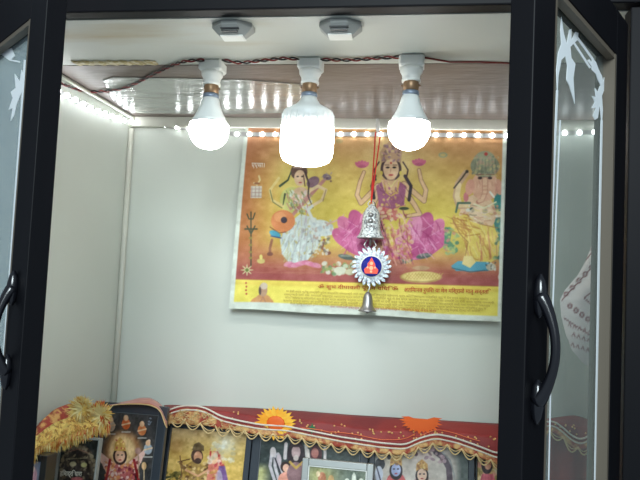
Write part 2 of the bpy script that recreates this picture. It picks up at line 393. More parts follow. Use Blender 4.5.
# frosted etching on the outer face of each pane
def etch(at, dr, n_in, shapes, lines, name='etching'):
    O = at(.1, 0, .0116); N = n_in; b = MB()
    for s in shapes: b.prism([on_plane(x, y, O, N) for x, y in s], -N, .0005)
    for pts, wd in lines:
        for (a, c) in zip(pts[:-1], pts[1:]):
            L = math.hypot(c[0] - a[0], c[1] - a[1]); nx, ny = -(c[1] - a[1]) / L * wd / 2, (c[0] - a[0]) / L * wd / 2
            b.prism([on_plane(a[0] + nx, a[1] + ny, O, N), on_plane(c[0] + nx, c[1] + ny, O, N), on_plane(c[0] - nx, c[1] - ny, O, N), on_plane(a[0] - nx, a[1] - ny, O, N)], -N, .0004)
    b.build(name, m_etch, dr, kind='stuff')
S1 = [(561, 17), (563.5, 34), (566.5, 44), (569, 30), (571, 29), (571, 40), (575, 32), (578, 33), (577, 40), (573, 44), (570, 47), (571, 58), (575, 64), (573, 78), (574.5, 104), (569, 86), (566, 80), (567, 66), (565, 56), (561, 60), (558, 76), (557, 96), (556, 70), (558, 52), (561, 44), (560, 30)]
S2 = [(594, 58), (598, 62), (601, 70), (604, 76), (606, 84), (603, 86), (600, 80), (598, 74), (594, 70)]
S3 = [(607.5, 71), (608.5, 78), (607, 88), (604, 96), (605, 110), (604, 126), (602, 104), (600, 118), (597, 120), (595, 116), (598, 108), (594, 108), (597, 102), (594, 96), (598, 97), (597, 88), (600, 92), (602, 86), (605, 84)]
sh_ = lambda S_: [(a - 2.5, b_) for a, b_ in S_]
etch(atR, doorR, nR, [S1, sh_(S2), sh_(S3)], [([(575, 35), (593, 60)], 2.2), ([(573, 42), (590, 68)], 2.0), ([(588, 60), (595, 69)], 2.6),
    ([(557, 90), (552.5, 200), (547, 340), (543.5, 480)], 1.8), ([(560, 120), (556.5, 200), (551.5, 340), (548.5, 480)], 1.0),
    ([(601.5, 120), (599, 240), (595, 480)], 2.0)])
S4 = [(25, 80), (22, 92), (17, 104), (14, 116), (11, 121), (13, 108), (9, 110), (13, 98), (11, 92), (16, 88), (15, 74), (20, 82), (22, 70)]
S5 = [(0, 44), (6, 50), (12, 48), (15, 56), (11, 60), (6, 56), (0, 54)]
etch(atL, doorL, nL, [S4, S5], [([(0, 52), (10, 60), (20, 62)], 1.5), ([(25, 60), (21, 120), (15, 200), (8, 300), (2, 380)], 1.6)])

# ---------------------------------------------------------------- LED strip
led = thing('led_strip', 'lit white LED strip running under the ceiling along the left and back walls', 'led strip', (XL + .01, YB - .01, .29))
path = [atX(x, y, XL + .009) for x, y in ((38, 80), (62, 92.5), (95, 110), (127, 121.5))] + [atY(x, y, YB - .008 if x < 230 else YB - .0155) for x, y in ((136, 122), (148, 123), (173, 126.5), (200, 130), (236, 134), (300, 134.5), (341, 134), (420, 134.5), (505, 135.6), (560, 133), (610, 131.5))]
seg = [0]; 
for a, c in zip(path[:-1], path[1:]): seg.append(seg[-1] + (c - a).length)
def along(s):
    for i in range(len(path) - 1):
        if s <= seg[i + 1]: return path[i].lerp(path[i + 1], (s - seg[i]) / (seg[i + 1] - seg[i]))
    return path[-1]
b = MB(); N = 120
pp = [along(seg[-1] * k / N) for k in range(N + 1)]
P = []
for p in pp:
    onleft = p.x < XL + .02
    off = Vector((-.0022, 0, 0)) if onleft else Vector((0, .0022, 0))
    P.append([p + off + Vector((0, 0, .0042)), p + off - Vector((0, 0, .0042))])
b.grid(P, False); b.build('strip_tape', m_tape, led, solid=.0012)
s_ = .006; bead0 = None
while s_ < seg[-1]:
    p = along(s_); inn = Vector((1, 0, 0)) if p.x < XL + .02 else Vector((0, -1, 0))
    if bead0 is None:
        bb = MB().lathe(p, [(.0006, .0042), (.0026, .0035), (.0042, 0), (.0026, -.0035), (.0006, -.0042)], 10); bead0 = bb.build('led', m_led, led); pb = p.copy()
    else:
        c = bead0.copy(); C.objects.link(c); c.parent = led; c.location = p - pb
    s_ += .0268 if p.x > XL + .02 else .0268

# ---------------------------------------------------------------- bulbs and holders
def holder(x, y, label):
    B = atZ(x, y, ZC); t = thing('bulb_holder', label, 'bulb holder', B, 'white batten bulb holders on the ceiling')
    b = MB(); b.box(B + Vector((0, 0, -.0085)), (.036, .032, .017), bev=.003); b.build('base', m_white, t)
    b = MB(); b.lathe(B, [(.0168, -.0165), (.0162, -.022), (.0132, -.027), (.0125, -.032), (.0135, -.0335), (.0135, -.0365), (.010, -.037)], 28); b.build('socket', m_white, t)
    return t, B
small_prof = [(.0105, -.055), (.0130, -.060), (.0150, -.068), (.0195, -.079), (.0250, -.089), (.0292, -.0965)]
dome = [(.0292, -.0965), (.0300, -.101), (.0302, -.106), (.0290, -.114), (.0262, -.121), (.0215, -.1275), (.0150, -.132), (.0080, -.1345), (.0001, -.1355)]
def bulb(B, label, jumbo=False):
    t = thing('led_bulb', label, 'bulb', B + Vector((0, 0, -.13)), None if jumbo else 'round LED bulbs')
    b = MB(); b.lathe(B, [(.0100, -.034), (.0108, -.037), (.0112, -.039), (.0112, -.049), (.0100, -.050)], 24); b.build('brass_cap', m_brass, t)
    for q in (-1, 1): MB().tube([B + Vector((q * .0108, 0, -.042)), B + Vector((q * .0140, 0, -.042))], .0011, 8).build('bayonet_pin', m_brass, t)
    b = MB(); b.lathe(B, [(.0102, -.050), (.0118, -.0505), (.0122, -.0560), (.0110, -.0570)], 24); b.build('collar', m_ring, t)
    if jumbo:
        b = MB(); b.lathe(B, [(.0112, -.056), (.0130, -.061), (.0180, -.0675), (.0300, -.0745), (.0365, -.0785), (.0380, -.083), (.0375, -.0985)], 40); bo = b.build('housing', m_body, t)
        for k in range(24):
            a = 2 * PI * k / 24; r = Vector((math.cos(a), math.sin(a), 0))
            b = MB(); b.box(B + r * .0378 + Vector((0, 0, -.0905)), (.0025, .0022, .014), (r, Vector((-r.y, r.x, 0)), Vector((0, 0, 1)))); b.build('cooling_rib', m_body, bo)
        b = MB(); b.lathe(B, [(.0375, -.0985), (.0392, -.101), (.0396, -.120), (.0392, -.136), (.0378, -.1455), (.0335, -.152), (.0240, -.1565), (.0120, -.1585), (.0001, -.159)], 40); b.build('diffuser', m_lit2, t)
    else:
        b = MB(); b.lathe(B, small_prof, 32); b.build('housing', m_body, t)
        b = MB(); b.lathe(B, dome, 32); b.build('diffuser', m_lit, t)
    return t
h1, B1 = holder(213, 62, 'white bulb holder on the ceiling above the left round bulb')
h2, B2 = holder(311, 60, 'white bulb holder on the ceiling above the large barrel bulb')
h3, B3 = holder(412, 57, 'white bulb holder on the ceiling above the right round bulb')
bulb(B1, 'lit round white LED bulb, left of the barrel-shaped one, glowing beside the bare wall')
bulb(B2, 'large lit barrel-shaped white bulb with ribbed shoulder, the biggest of the three', True)
bulb(B3, 'lit round white LED bulb hanging in front of the poster, above the central goddess')

# twisted red and black flex on the ceiling
def flex(name, pts, lab, r=.0013, tw=.0016, pitch=.03):
    L = 0; P3 = [Vector(p) for p in pts]
    t = thing(name, lab, 'wire', P3[0])
    dense = []
    for i in range(len(P3) - 1):
        p0_, p1_, p2_, p3_ = P3[max(i - 1, 0)], P3[i], P3[i + 1], P3[min(i + 2, len(P3) - 1)]
        for k in range(24):
            s = k / 24; dense.append(.5 * ((2 * p1_) + (-p0_ + p2_) * s + (2 * p0_ - 5 * p1_ + 4 * p2_ - p3_) * s * s + (-p0_ + 3 * p1_ - 3 * p2_ + p3_) * s ** 3))
    dense.append(P3[-1])
    for ph, m, nm in ((0, m_red, 'red_strand'), (PI, m_blk, 'black_strand')):
        L = 0; out = []
        for i, p in enumerate(dense):
            if i: L += (p - dense[i - 1]).length
            a = 2 * PI * L / pitch + ph; out.append(p + Vector((0, math.cos(a), math.sin(a))) * tw)
        MB().tube(out, r, 6).build(nm, m, t)
    return t
zc = ZC - .0036
flex('twisted_wire', [atX(56, 80, XL + .004), atX(64, 84.5, XL + .012)] + [atZ(x, y, zc) for x, y in ((84, 91), (108, 91), (130, 86), (158, 72), (182, 62), (204, 60))], 'twisted red and black wire sagging from the left wall to the left bulb holder')
flex('twisted_wire', [atZ(x, y, zc) for x, y in ((222, 60), (240, 62.5), (262, 60.5), (285, 58.5), (303, 59.5))], 'twisted red and black wire between the left bulb holder and the middle one')
flex('twisted_wire', [atZ(x, y, zc) for x, y in ((320, 59.5), (350, 60), (380, 58), (403, 57))], 'twisted red and black wire between the middle bulb holder and the right one')
b = MB(); b.tube([atZ(x, y, ZC - .0022) for x, y in ((421, 57), (450, 62), (480, 62), (506, 63), (560, 66))], .0014, 6)
b.build('thin_wire', m_red, label='thin red wire along the ceiling seam right of the right bulb holder', cat='wire')

# grey octagonal catches on the ceiling by the front edge
def catch(x, y, label):
    Cn = atZ(x, y, ZC); t = thing('ceiling_catch', label, 'catch', Cn, 'grey octagonal fittings on the ceiling')
    b = MB(); V = []
    for (wx, wy, z) in ((.0265, .0215, 0), (.0265, .0215, -.006), (.0165, .0125, -.0155)):
        ch = .4
        for sx, sy in ((1, -ch), (1, ch), (ch, 1), (-ch, 1), (-1, ch), (-1, -ch), (-ch, -1), (ch, -1)): V.append(Cn + Vector((sx * wx, sy * wy, z)))
    b.add(V, [(i, (i + 1) % 8, 8 + (i + 1) % 8, 8 + i) for i in range(8)] + [(8 + i, 8 + (i + 1) % 8, 16 + (i + 1) % 8, 16 + i) for i in range(8)] + [tuple(range(8))[::-1], tuple(16 + i for i in range(8))])
    b.build('body', m_grey, t)
    for k in (-1, 0, 1):
        s = MB(); s.box(Cn + Vector((0, -.0172 - k * .0004, -.0098 + k * .0034)), (.024 - abs(k) * .003, .004, .0016)); s.build('slot', m_dark, t)
    s = MB(); s.box(Cn + Vector((0, 0, -.0162)), (.030, .020, .0016), bev=.0004); s.build('face_plate', m_white, t, label='pale face plate')
catch(234, 26, 'grey octagonal ceiling fitting in front of the left bulb')
catch(341, 24.5, 'grey octagonal ceiling fitting in front of the barrel-shaped bulb')

# ---------------------------------------------------------------- poster
pt = thing('poster', 'wide devotional poster of three enthroned deities, pinned on the back wall under the LED strip', 'poster', atY(370, 320, YB - .03))
YT, YBm = YB - .009, YB - .036
X0t, X1t = atY(248.5, 123, YT).x, atY(501, 130, YT).x
tl = atY(245, 122, YT); tr = atY(506, 124, YT); bl = atY(229, 308.5, YBm); br = atY(500.5, 322, YBm)
def bow(P, u, v):
    P = P.copy(); k = np.sin(PI * np.clip(v, 0, 1)); P[..., 1] += -.002 * k + .0012 * np.sin(u * 9 + v * 2) * (1 - v) ** 2
    P[..., 2] += .0008 * np.sin(u * 14) * (1 - v) ** 4; return P
p = Print(bl, br, tr, tl, 560, 400, bow)
x, y = p.x, p.y; yl = y - (x - 240) * .03
p.fill((220, 178, 84))
p.mix(np.clip((212 - yl) / 80, 0, 1) * .9, (206, 152, 90)); p.mix(np.exp(-((yl - 215) / 42) ** 2) * .75, (224, 196, 74))
p.mix(np.clip((286 - x) / 40, 0, 1) * .92, (196, 112, 62)); p.mix(np.clip((180 - yl) / 60, 0, 1) * np.clip((290 - x) / 50, 0, 1) * .6, (196, 122, 96))
p.mix(np.clip((x - 430) / 70, 0, 1) * np.clip((215 - yl) / 70, 0, 1) * .7, (218, 148, 82)); p.mix(np.clip((160 - yl) / 26, 0, 1) * .5, (206, 140, 96))
p.mix(np.clip((yl - 240) / 24, 0, 1) * .9 * np.clip(1.1 - np.exp(-((x - 300) / 20) ** 2) * .2, 0, 1), (186, 98, 74)); p.mix(np.clip((yl - 262) / 12, 0, 1) * .75, (168, 74, 74))
for k in range(26): p.line([(rng.uniform(250, 490), rng.uniform(255, 276)) for _ in range(1)] + [(rng.uniform(250, 490), rng.uniform(255, 276))], 1.2, (206, 140, 100), a=.18)
# left column: caption, box, flame, trident stand
p.poly([(251, 186), (262, 186), (261.5, 198), (250.5, 198)], (226, 208, 186)); 
for k in range(3): p.line([(252 + k * 3.6, 187), (251.6 + k * 3.6, 197)], .7, (176, 140, 130)); p.line([(251, 189 + k * 3.6), (261.5, 189 + k * 3.6)], .7, (176, 140, 130))
p.line([(254, 183), (257, 185), (260, 180), (259, 176)], 1.6, (240, 214, 150)); p.ell(257, 183.5, 3, 1.2, (150, 90, 50))
G = (62, 66, 40)
p.line([(251, 212), (251, 266)], 1.3, G); p.line([(247, 214), (249, 219), (253, 219), (255, 213)], 1.2, G); p.line([(245, 229), (257, 229)], 1.5, G); p.line([(247, 226), (251, 234), (255, 226)], 1.3, G)
for yy in (238, 245, 252, 258): p.ell(250.6, yy, 1.8, 1.2, (150, 130, 60))
for k in range(8):
    a = k * PI / 4; p.line([(247, 270), (247 + 6 * math.cos(a), 270 + 5.5 * math.sin(a))], 1.8, (232, 222, 160), w2=.6)
p.ell(247, 270, 1.8, 1.8, (120, 130, 60)); p.ell(261, 261, 4, 2.6, (220, 190, 110)); p.ell(261, 257, 1.6, 2.4, (244, 220, 120)); 
# seated goddess with veena
p.glow(300, 180, 20, 18, (242, 220, 120), .7)
p.ell(299, 172, 8.5, 8, (96, 66, 52)); p.poly([(293, 168), (296, 160), (300, 157), (305, 160), (307, 168)], (206, 170, 150)); p.ell(300, 178, 5.8, 8, (236, 190, 150)); 
for q in (-2.3, 2.3): p.ell(300 + q, 176.5, 1.2, .7, (50, 36, 30))
p.ell(300.3, 182.5, 1.6, .7, (190, 70, 70)); p.line([(303.5, 175), (305, 186)], 1, (90, 60, 46))
p.ell(292, 200, 12, 13, (206, 196, 106)); p.ell(301, 196, 9, 9, (224, 178, 140)); p.specks(290, 190, 312, 212, 40, [(228, 228, 216), (200, 120, 116), (176, 186, 150), (236, 210, 200)], 1.6)
p.line([(283, 206), (272, 200), (270, 190), (276, 182), (279, 178)], 2.6, (230, 196, 120)); p.line([(270, 190), (273, 202), (282, 208)], .8, (80, 90, 50))
p.line([(280, 186), (288, 180), (291, 172)], 2.4, (56, 70, 44), w2=1); p.line([(285, 194), (283, 205)], 2, (60, 70, 40), w2=.8)
p.line([(290, 218), (306, 200), (327, 177)], 3.4, (196, 130, 116)); p.ell(313, 182, 7, 5, (132, 96, 104), rot=-35); p.ell(327, 177, 4.5, 3, (120, 96, 104), rot=20); p.specks(322, 172, 332, 182, 8, [(170, 140, 120), (90, 60, 70)], 1.2)
p.line([(308, 192), (318, 186), (326, 190), (322, 200), (312, 206)], 3.0, (236, 200, 150)); p.line([(326, 190), (323, 201)], .8, (150, 120, 80))
W1 = (214, 216, 206)
p.poly([(286, 226), (300, 214), (316, 218), (322, 232), (318, 246), (308, 260), (290, 264), (282, 254), (280, 240)], W1); p.specks(284, 222, 318, 260, 70, [(186, 190, 186), (236, 236, 228), (196, 170, 150), (204, 176, 96)], 1.6, .6)
for k in range(5): p.line([(290 + k * 6, 228), (287 + k * 6, 260)], .8, (160, 160, 156), a=.6)
p.folds([(286, 226), (300, 214), (316, 218), (322, 232), (318, 246), (308, 260), (290, 264), (282, 254), (280, 240)], 80, 12, 100, [(160, 158, 160), (244, 244, 238), (196, 170, 176), (206, 190, 130)], .9, .6)
p.folds([(286, 190), (310, 190), (312, 212), (288, 214)], 40, 6, 60, [(150, 160, 90), (240, 236, 220), (190, 100, 110), (110, 120, 70)], .9, .65)
p.line([(305, 172), (309, 184), (308, 196), (313, 208)], 2.0, (70, 50, 46), w2=.8)
p.ell(283, 221, 12, 11, (222, 128, 70)); p.ell(280, 217, 6, 5, (240, 160, 100), a=.6); p.ell(284, 220, 3.2, 3.2, (52, 40, 46)); p.line([(270, 227), (279, 233), (286, 232)], 1, (140, 70, 40))
p.ell(275, 234, 6, 3, (70, 150, 170), rot=25); p.line([(271, 236), (281, 238)], 1.1, (40, 60, 120))
p.ell(322, 228, 12, 8, (214, 214, 206), rot=15); p.line([(314, 222), (308, 210), (312, 206)], 3, (224, 220, 210)); p.specks(312, 220, 334, 240, 40, [(180, 186, 190), (236, 234, 226), (196, 160, 140)], 1.5, .7); p.line([(328, 224), (342, 218), (344, 214)], 2, (220, 170, 150), w2=.7)
for a, c in (((272, 240), (270, 254)), ((324, 240), (328, 253))): p.line([a, (a[0] - 2, a[1] + 8), c], 2.6, (150, 90, 60)); p.ell(c[0], c[1], 3, 2, (130, 76, 56))
p.specks(308, 238, 330, 254, 40, [(206, 196, 180), (120, 110, 90), (232, 226, 210)], 1.3, .7)
for k in range(9): p.ell(288 + k * 3.6, 264 + math.sin(k) * 1.4, 4.5, 2.4, (226, 120, 150) if k % 2 else (236, 150, 172), rot=-20 + 5 * k, a=.85)
p.specks(322, 262, 356, 274, 46, [(110, 140, 90), (220, 214, 180), (196, 170, 120), (232, 226, 206), (150, 160, 80)], 2.0, .8)
p.ell(340, 270, 6, 3.4, (226, 218, 190)); p.ell(350, 272, 5, 3, (216, 200, 160))
# central goddess on the pink lotus
p.glow(392, 160, 26, 26, (240, 214, 150), .6)
for k in range(24):
    a = k * 2 * PI / 24; p.line([(391 + 13 * math.cos(a), 158 + 15 * math.sin(a)), (391 + 21 * math.cos(a), 156 + 24 * math.sin(a))], .9, (236, 206, 130), a=.5)
PK = [(204, 88, 134), (218, 112, 152), (190, 72, 122), (228, 136, 168)]
for side in (-1, 1):
    cx = 391 + side * 2
    for k, (dx, dy, rx, ry, ro) in enumerate(((44, 4, 15, 8, 35), (40, -4, 17, 8, 55), (30, -8, 18, 9, 68), (20, -4, 19, 9, 78), (34, 10, 20, 9, 30), (24, 12, 20, 9, 22), (14, 14, 18, 8, 10), (10, 4, 17, 8, 85))):
        px_, py_ = cx + side * dx, 236 + dy + side * 1.2
        p.ell(px_, py_, rx, ry, PK[k % 4], rot=-side * ro, a=.95); p.line([(px_ - side * rx * .5, py_ + ry * .7), (px_ + side * rx * .6, py_ - ry * .6)], .8, (236, 160, 186), a=.7)
    for k in range(7): p.line([(cx + side * (10 + 5 * k), 256 - k * .5), (cx + side * (14 + 5.2 * k), 226 - k * .6)], .7, (168, 60, 106), a=.5)
for (a1, b1) in ((346, 257), (360, 261), (405, 261), (424, 256)): p.ell(a1, b1, 8, 2.6, (86, 96, 84), rot=-10 if a1 > 390 else 12); p.ell(a1, b1 - 1.2, 6, 1.2, (150, 150, 130), a=.7)
p.specks(372, 226, 412, 262, 150, [(226, 150, 110), (206, 90, 90), (238, 196, 150), (196, 120, 90), (230, 180, 110), (226, 120, 130)], 1.9, .75)
p.ell(391, 208, 15, 12, (206, 110, 96)); p.specks(378, 200, 406, 222, 60, [(226, 170, 96), (196, 80, 80), (236, 200, 130), (232, 196, 160)], 1.6)
SK = (232, 182, 132); OUT = (120, 80, 62)
for s_pts in ([(378, 186), (368, 196), (361, 203), (357, 195), (360, 182), (364, 172)], [(404, 184), (416, 194), (424, 201), (426, 190), (421, 180), (419, 170)], [(379, 190), (372, 206), (376, 218), (386, 216)], [(404, 190), (414, 204), (420, 214), (408, 216)]):
    p.line(s_pts, 6.0, OUT, w2=3.6); p.line(s_pts, 5.0, SK, w2=2.6)
for lx, ly in ((362, 165), (419, 163)):
    for k in range(5): p.ell(lx + (k - 2) * 2.2, ly - 1.5 + abs(k - 2) * .6, 1.8, 3.4, (206, 96, 120), rot=(k - 2) * 22)
    p.ell(lx, ly + 1.5, 4, 1.6, (180, 80, 106))
p.poly([(376, 186), (384, 180), (398, 180), (406, 186), (404, 205), (392, 209), (379, 206)], (158, 84, 110)); p.poly([(381, 180), (400, 180), (398, 190), (391, 194), (384, 190)], SK)
p.line([(375, 176), (372, 186), (374, 198)], 3.2, (46, 36, 40)); p.line([(405, 176), (411, 186), (409, 200)], 3.2, (46, 36, 40))
p.specks(382, 188, 400, 206, 40, [(232, 196, 110), (170, 90, 120), (214, 160, 90)], 1.1); p.line([(384, 182), (386, 192), (391, 196), (397, 192), (399, 182)], 1.3, (214, 170, 70)); p.line([(386, 180), (391, 187), (396, 180)], .9, (240, 220, 140))
p.ell(391, 169, 10.5, 12, (76, 52, 48)); p.ell(391, 169, 7.8, 10.5, (234, 188, 144)); p.ell(391, 178, 4.2, 5, SK, a=.6)
for q in (-3.3, 3.3): p.ell(391 + q, 167.5, 1.9, .9, (40, 28, 26)); p.line([(389 + q * 1.2, 165), (393 + q * 1.2, 165)], .6, (70, 44, 36))
p.line([(391, 168), (390.4, 172)], .8, (196, 140, 104)); p.ell(391, 175, 2.3, .9, (190, 60, 56)); p.ell(391, 163, .8, 1, (200, 40, 30)); p.ell(381.5, 173, 1.3, 2.2, (230, 200, 90)); p.ell(400.5, 173, 1.3, 2.2, (230, 200, 90))
p.poly([(381, 163), (380, 152), (384, 146), (391, 140), (398, 146), (402, 152), (401, 163), (391, 159)], (196, 150, 110)); p.specks(382, 144, 400, 161, 46, [(232, 200, 130), (150, 110, 120), (206, 150, 140), (130, 96, 90)], 1.3)
p.ell(404, 210, 7, 4.2, (226, 190, 90)); p.ell(404, 208.5, 5, 1.6, (60, 70, 40))
p.specks(396, 212, 412, 262, 46, [(226, 200, 120), (214, 170, 96)], 1.2)
p.poly([(376, 262), (376, 246), (384, 258), (402, 260), (408, 268), (398, 274), (380, 272)], (186, 104, 90), a=.6)
p.folds([(376, 214), (408, 214), (414, 240), (408, 262), (376, 262), (370, 240)], 70, 12, 80, [(150, 60, 60), (236, 206, 130), (206, 110, 90), (120, 50, 60), (240, 170, 150)], 1.0, .7)
p.folds([(376, 186), (384, 180), (398, 180), (406, 186), (404, 205), (392, 209), (379, 206)], 26, 5, 60, [(110, 50, 80), (206, 160, 96), (190, 110, 140)], .8, .6)
for sx_ in (-1, 1): p.folds([(391 + sx_ * 10, 216), (391 + sx_ * 46, 224), (391 + sx_ * 54, 240), (391 + sx_ * 34, 258), (391 + sx_ * 10, 260)], 46, 14, 90 + sx_ * -38, [(170, 50, 104), (240, 168, 192), (206, 84, 136)], .9, .6)
p.line([(379, 162), (374, 170), (376, 180)], 1.4, (60, 40, 40)); p.line([(403, 162), (408, 170), (406, 180)], 1.4, (60, 40, 40))
p.ell(421, 277, 21, 6, (196, 150, 80)); p.ell(421, 276.4, 19, 4.8, (238, 206, 120))
for k in range(12): p.line([(405 + 3 * k, 279), (410 + 3 * k, 273)], .7, (206, 160, 80)); 
for k in range(10): p.line([(405 + 3.4 * k, 273.5), (411 + 3.2 * k, 279)], .6, (206, 160, 80))
p.ell(421, 268, 9, 2.2, (196, 170, 120), a=.6)
# elephant-headed deity
TE = (70, 130, 116)
p.poly([(495, 193), (505, 198), (505, 268), (499, 262), (497, 238), (492, 214)], TE); p.specks(496, 196, 505, 260, 30, [(40, 100, 96), (120, 160, 120), (200, 190, 110)], 1.6)
p.poly([(494, 194), (501, 192), (503, 206), (495, 208)], (50, 130, 122))
p.line([(449, 230), (447, 242), (455, 250)], 6, (96, 140, 96)); p.specks(444, 228, 460, 254, 34, [(66, 120, 96), (150, 170, 110), (190, 190, 100), (200, 130, 110)], 1.8)
PE = (236, 190, 148)
p.ell(478, 214, 18, 20, PE); p.line([(468, 205), (459, 206), (456, 196), (458, 184), (466, 173)], 6.5, (206, 160, 120)); p.line([(468, 205), (460, 205), (457, 196), (459, 185)], 5, (240, 204, 150))
p.line([(454, 188), (462, 178), (467, 171)], 1.6, (70, 60, 44)); p.ell(467, 171.5, 1.6, 1.6, (50, 46, 36)); p.ell(466, 197, 2.6, 4.8, (214, 120, 116)); p.line([(456, 212), (458, 203), (470, 203)], 2, (70, 100, 76)); p.ell(472, 210, 2.6, 2.6, (60, 80, 70)); p.ell(485, 211, 2.6, 2.6, (60, 80, 70))
p.line([(462, 214), (474, 220), (486, 216), (500, 214)], 6, (238, 194, 156)); p.specks(464, 206, 498, 220, 40, [(226, 200, 130), (230, 226, 210), (206, 140, 110)], 1.4)
YL = (240, 204, 96)
p.poly([(452, 218), (466, 214), (478, 224), (494, 226), (500, 240), (498, 258), (488, 264), (464, 262), (466, 242), (454, 230)], YL)
p.ell(463, 226, 12, 8, (236, 196, 88), rot=20); p.line([(453, 222), (466, 236), (480, 234)], 1, (190, 130, 50)); p.line([(466, 240), (468, 256), (478, 260)], 1, (196, 140, 60)); p.line([(480, 236), (482, 260)], 1.6, (222, 140, 90)); p.line([(488, 232), (491, 258)], 1.6, (224, 150, 96)); p.line([(496, 236), (497, 256)], 1.2, (214, 160, 90))
p.folds([(452, 218), (466, 214), (478, 224), (494, 226), (500, 240), (498, 258), (488, 264), (464, 262), (466, 242), (454, 230)], 90, 13, 75, [(206, 150, 60), (250, 226, 140), (222, 150, 96), (190, 120, 60), (244, 190, 130)], 1.0, .6)
p.folds([(452, 218), (466, 214), (478, 224), (470, 236), (456, 232)], 26, 14, 25, [(196, 136, 50), (250, 226, 140), (180, 110, 50)], 1.0, .65)
p.line([(452, 218), (460, 234), (468, 242), (464, 262)], 1.0, (150, 96, 50), a=.7); p.line([(466, 214), (480, 224), (498, 228)], 1.0, (160, 100, 60), a=.7)
p.ell(481, 214, 12, 8, (240, 200, 160), a=.7); p.folds([(468, 204), (500, 204), (500, 224), (470, 222)], 30, 6, 10, [(200, 130, 100), (250, 226, 190), (226, 196, 110), (120, 110, 80)], .9, .65)
p.specks(494, 196, 505, 262, 26, [(40, 96, 90), (150, 180, 130), (220, 200, 120)], 1.6, .6)
p.ell(485, 186, 13.5, 15, (236, 176, 140)); p.ell(470, 187, 4.5, 8, (230, 160, 130), rot=10); p.ell(499, 187, 4, 8, (230, 160, 130), rot=-10)
p.ell(485, 166, 14.5, 11.5, (140, 138, 106)); p.ell(485, 159, 10, 8, (160, 156, 118)); p.specks(472, 156, 499, 176, 60, [(176, 168, 120), (110, 116, 92), (206, 180, 120), (190, 150, 120)], 1.5); p.ell(486, 154, 1.8, 1.8, (200, 60, 50)); p.folds([(474, 178), (496, 178), (498, 198), (474, 198)], 24, 5, 80, [(206, 140, 110), (246, 206, 170), (190, 110, 96)], .8, .5)
for k in range(7): p.line([(474 + k * 3.8, 174), (476 + k * 3.2, 159)], .6, (90, 96, 76), a=.6)
for q in (-5, 5): p.ell(485 + q, 178, 2.2, 1.4, (60, 40, 36)); p.line([(481 + q, 174.5), (489 + q, 174.5)], .7, (130, 80, 60))
p.line([(485, 180), (485, 192), (482, 200), (478, 202)], 6, (200, 130, 104), w2=4); p.line([(485, 180), (485, 192), (482, 200), (479, 201)], 4.8, (242, 190, 150), w2=3); 
for yy in (186, 190, 194): p.line([(482.5, yy), (487.5, yy)], .6, (206, 130, 100))
p.line([(490, 192), (494, 197)], 2, (250, 240, 220)); p.line([(474, 204), (484, 208), (496, 202)], 1.4, (240, 226, 180))
p.poly([(451, 266), (458, 261), (488, 262), (496, 268), (488, 271), (456, 271)], (84, 158, 176)); p.line([(452, 268), (470, 272), (488, 270)], 1, (60, 100, 110)); p.poly([(462, 264), (470, 268), (476, 262), (472, 256), (464, 256)], (240, 208, 130)); p.ell(491, 267, 5, 3.6, (196, 180, 150)); p.specks(486, 262, 498, 272, 12, [(80, 80, 70), (220, 214, 200)], 1)
p.ell(503, 277, 5, 5, (232, 196, 180)); p.ell(443, 155, 4.6, 2.8, (136, 156, 120), a=.7); p.ell(443, 155, 2.6, 1.4, (206, 170, 100)); p.ell(339, 141, 4, 2.4, (166, 150, 96), a=.6)
# caption panel
bd = 279 + (x - 237) * .0275
p.mix(np.clip((y - bd) / .6, 0, 1), (255, 226, 92)); p.mix(np.clip((y - bd) / 4, 0, 1) * np.clip((bd + 7 - y) / 3, 0, 1) * .5, (240, 190, 70))
p.mix(np.clip(1 - abs(y - bd) / 1.0, 0, 1) * .7, (176, 96, 50))
p.ell(262, 304, 12, 8, (228, 150, 84)); p.ell(263, 300, 8, 6, (230, 160, 100)); p.ell(263, 290, 4.4, 6.5, (206, 156, 120)); p.ell(264, 286, 3.6, 3.4, (226, 196, 170)); p.ell(260, 291, 1.3, 4, (96, 76, 66)); p.line([(259, 305), (263, 297), (267, 305)], 1.5, (206, 140, 100))
for k in range(4): p.ell(246 + (k % 2) * .4, 283 + k * 3.6, .9, 1, (190, 60, 40))
# white border and the worn lower margin
e = .011
wb = np.maximum(np.clip((.018 - p.u) / .003, 0, 1), np.clip((p.u - .988) / .003, 0, 1)); wb = np.maximum(wb, np.clip((.036 + .008 * np.sin(p.u * 5) - p.v) / .004, 0, 1)); wb = np.maximum(wb, np.clip((p.v - .985) / .004, 0, 1))
p.mix(wb, (236, 232, 214))
p.mottle(7, 22); p.mottle(5, 60); p.soften(1); p.c = p.c * np.array([.80, .85, .85]) + np.array([14, 13, 17])
p.build('printed_sheet', m_print, pt, jitter=3)
# paper body behind the print gives the sheet its thickness
back = Print(bl, br, tr, tl, 30, 20, bow); back.P[..., 1] += .0012; MB().grid(back.P).build('paper_back', m_paper, pt)
def ypl(yy): return YT + (YBm - YT) * (yy - 123) / 190 - .0042
lettering(pt, m_txt_r, 'अतिमानव रुचिरा या मेन मिश्रानो मातृ सन्तति', 404, (291.5, 293.8), 491, 4.2, ypl(292), 'heading_text', bold=.012)
lettering(pt, m_txt_r, 'ॐ शुभ दीपावली पूजन विधि ॐ', 318, (288, 290.5), 398, 3.6, ypl(289), 'heading_text', bold=.008)
words = 'या देवी सर्व भूतेषु लक्ष्मी रूपेण संस्थिता नमस्तस्यै नमो नमः गणपति वक्रतुंड महाकाय सूर्य कोटि समप्रभ निर्विघ्नं कुरु मे देव सर्व कार्येषु सर्वदा शारदा वर दायिनी'.split()
rows = [(286, 292.0, 488), (284, 295.2, 494), (285, 298.4, 490), (283, 301.4, 486), (290, 304.2, 480), (330, 307.6, 436)]
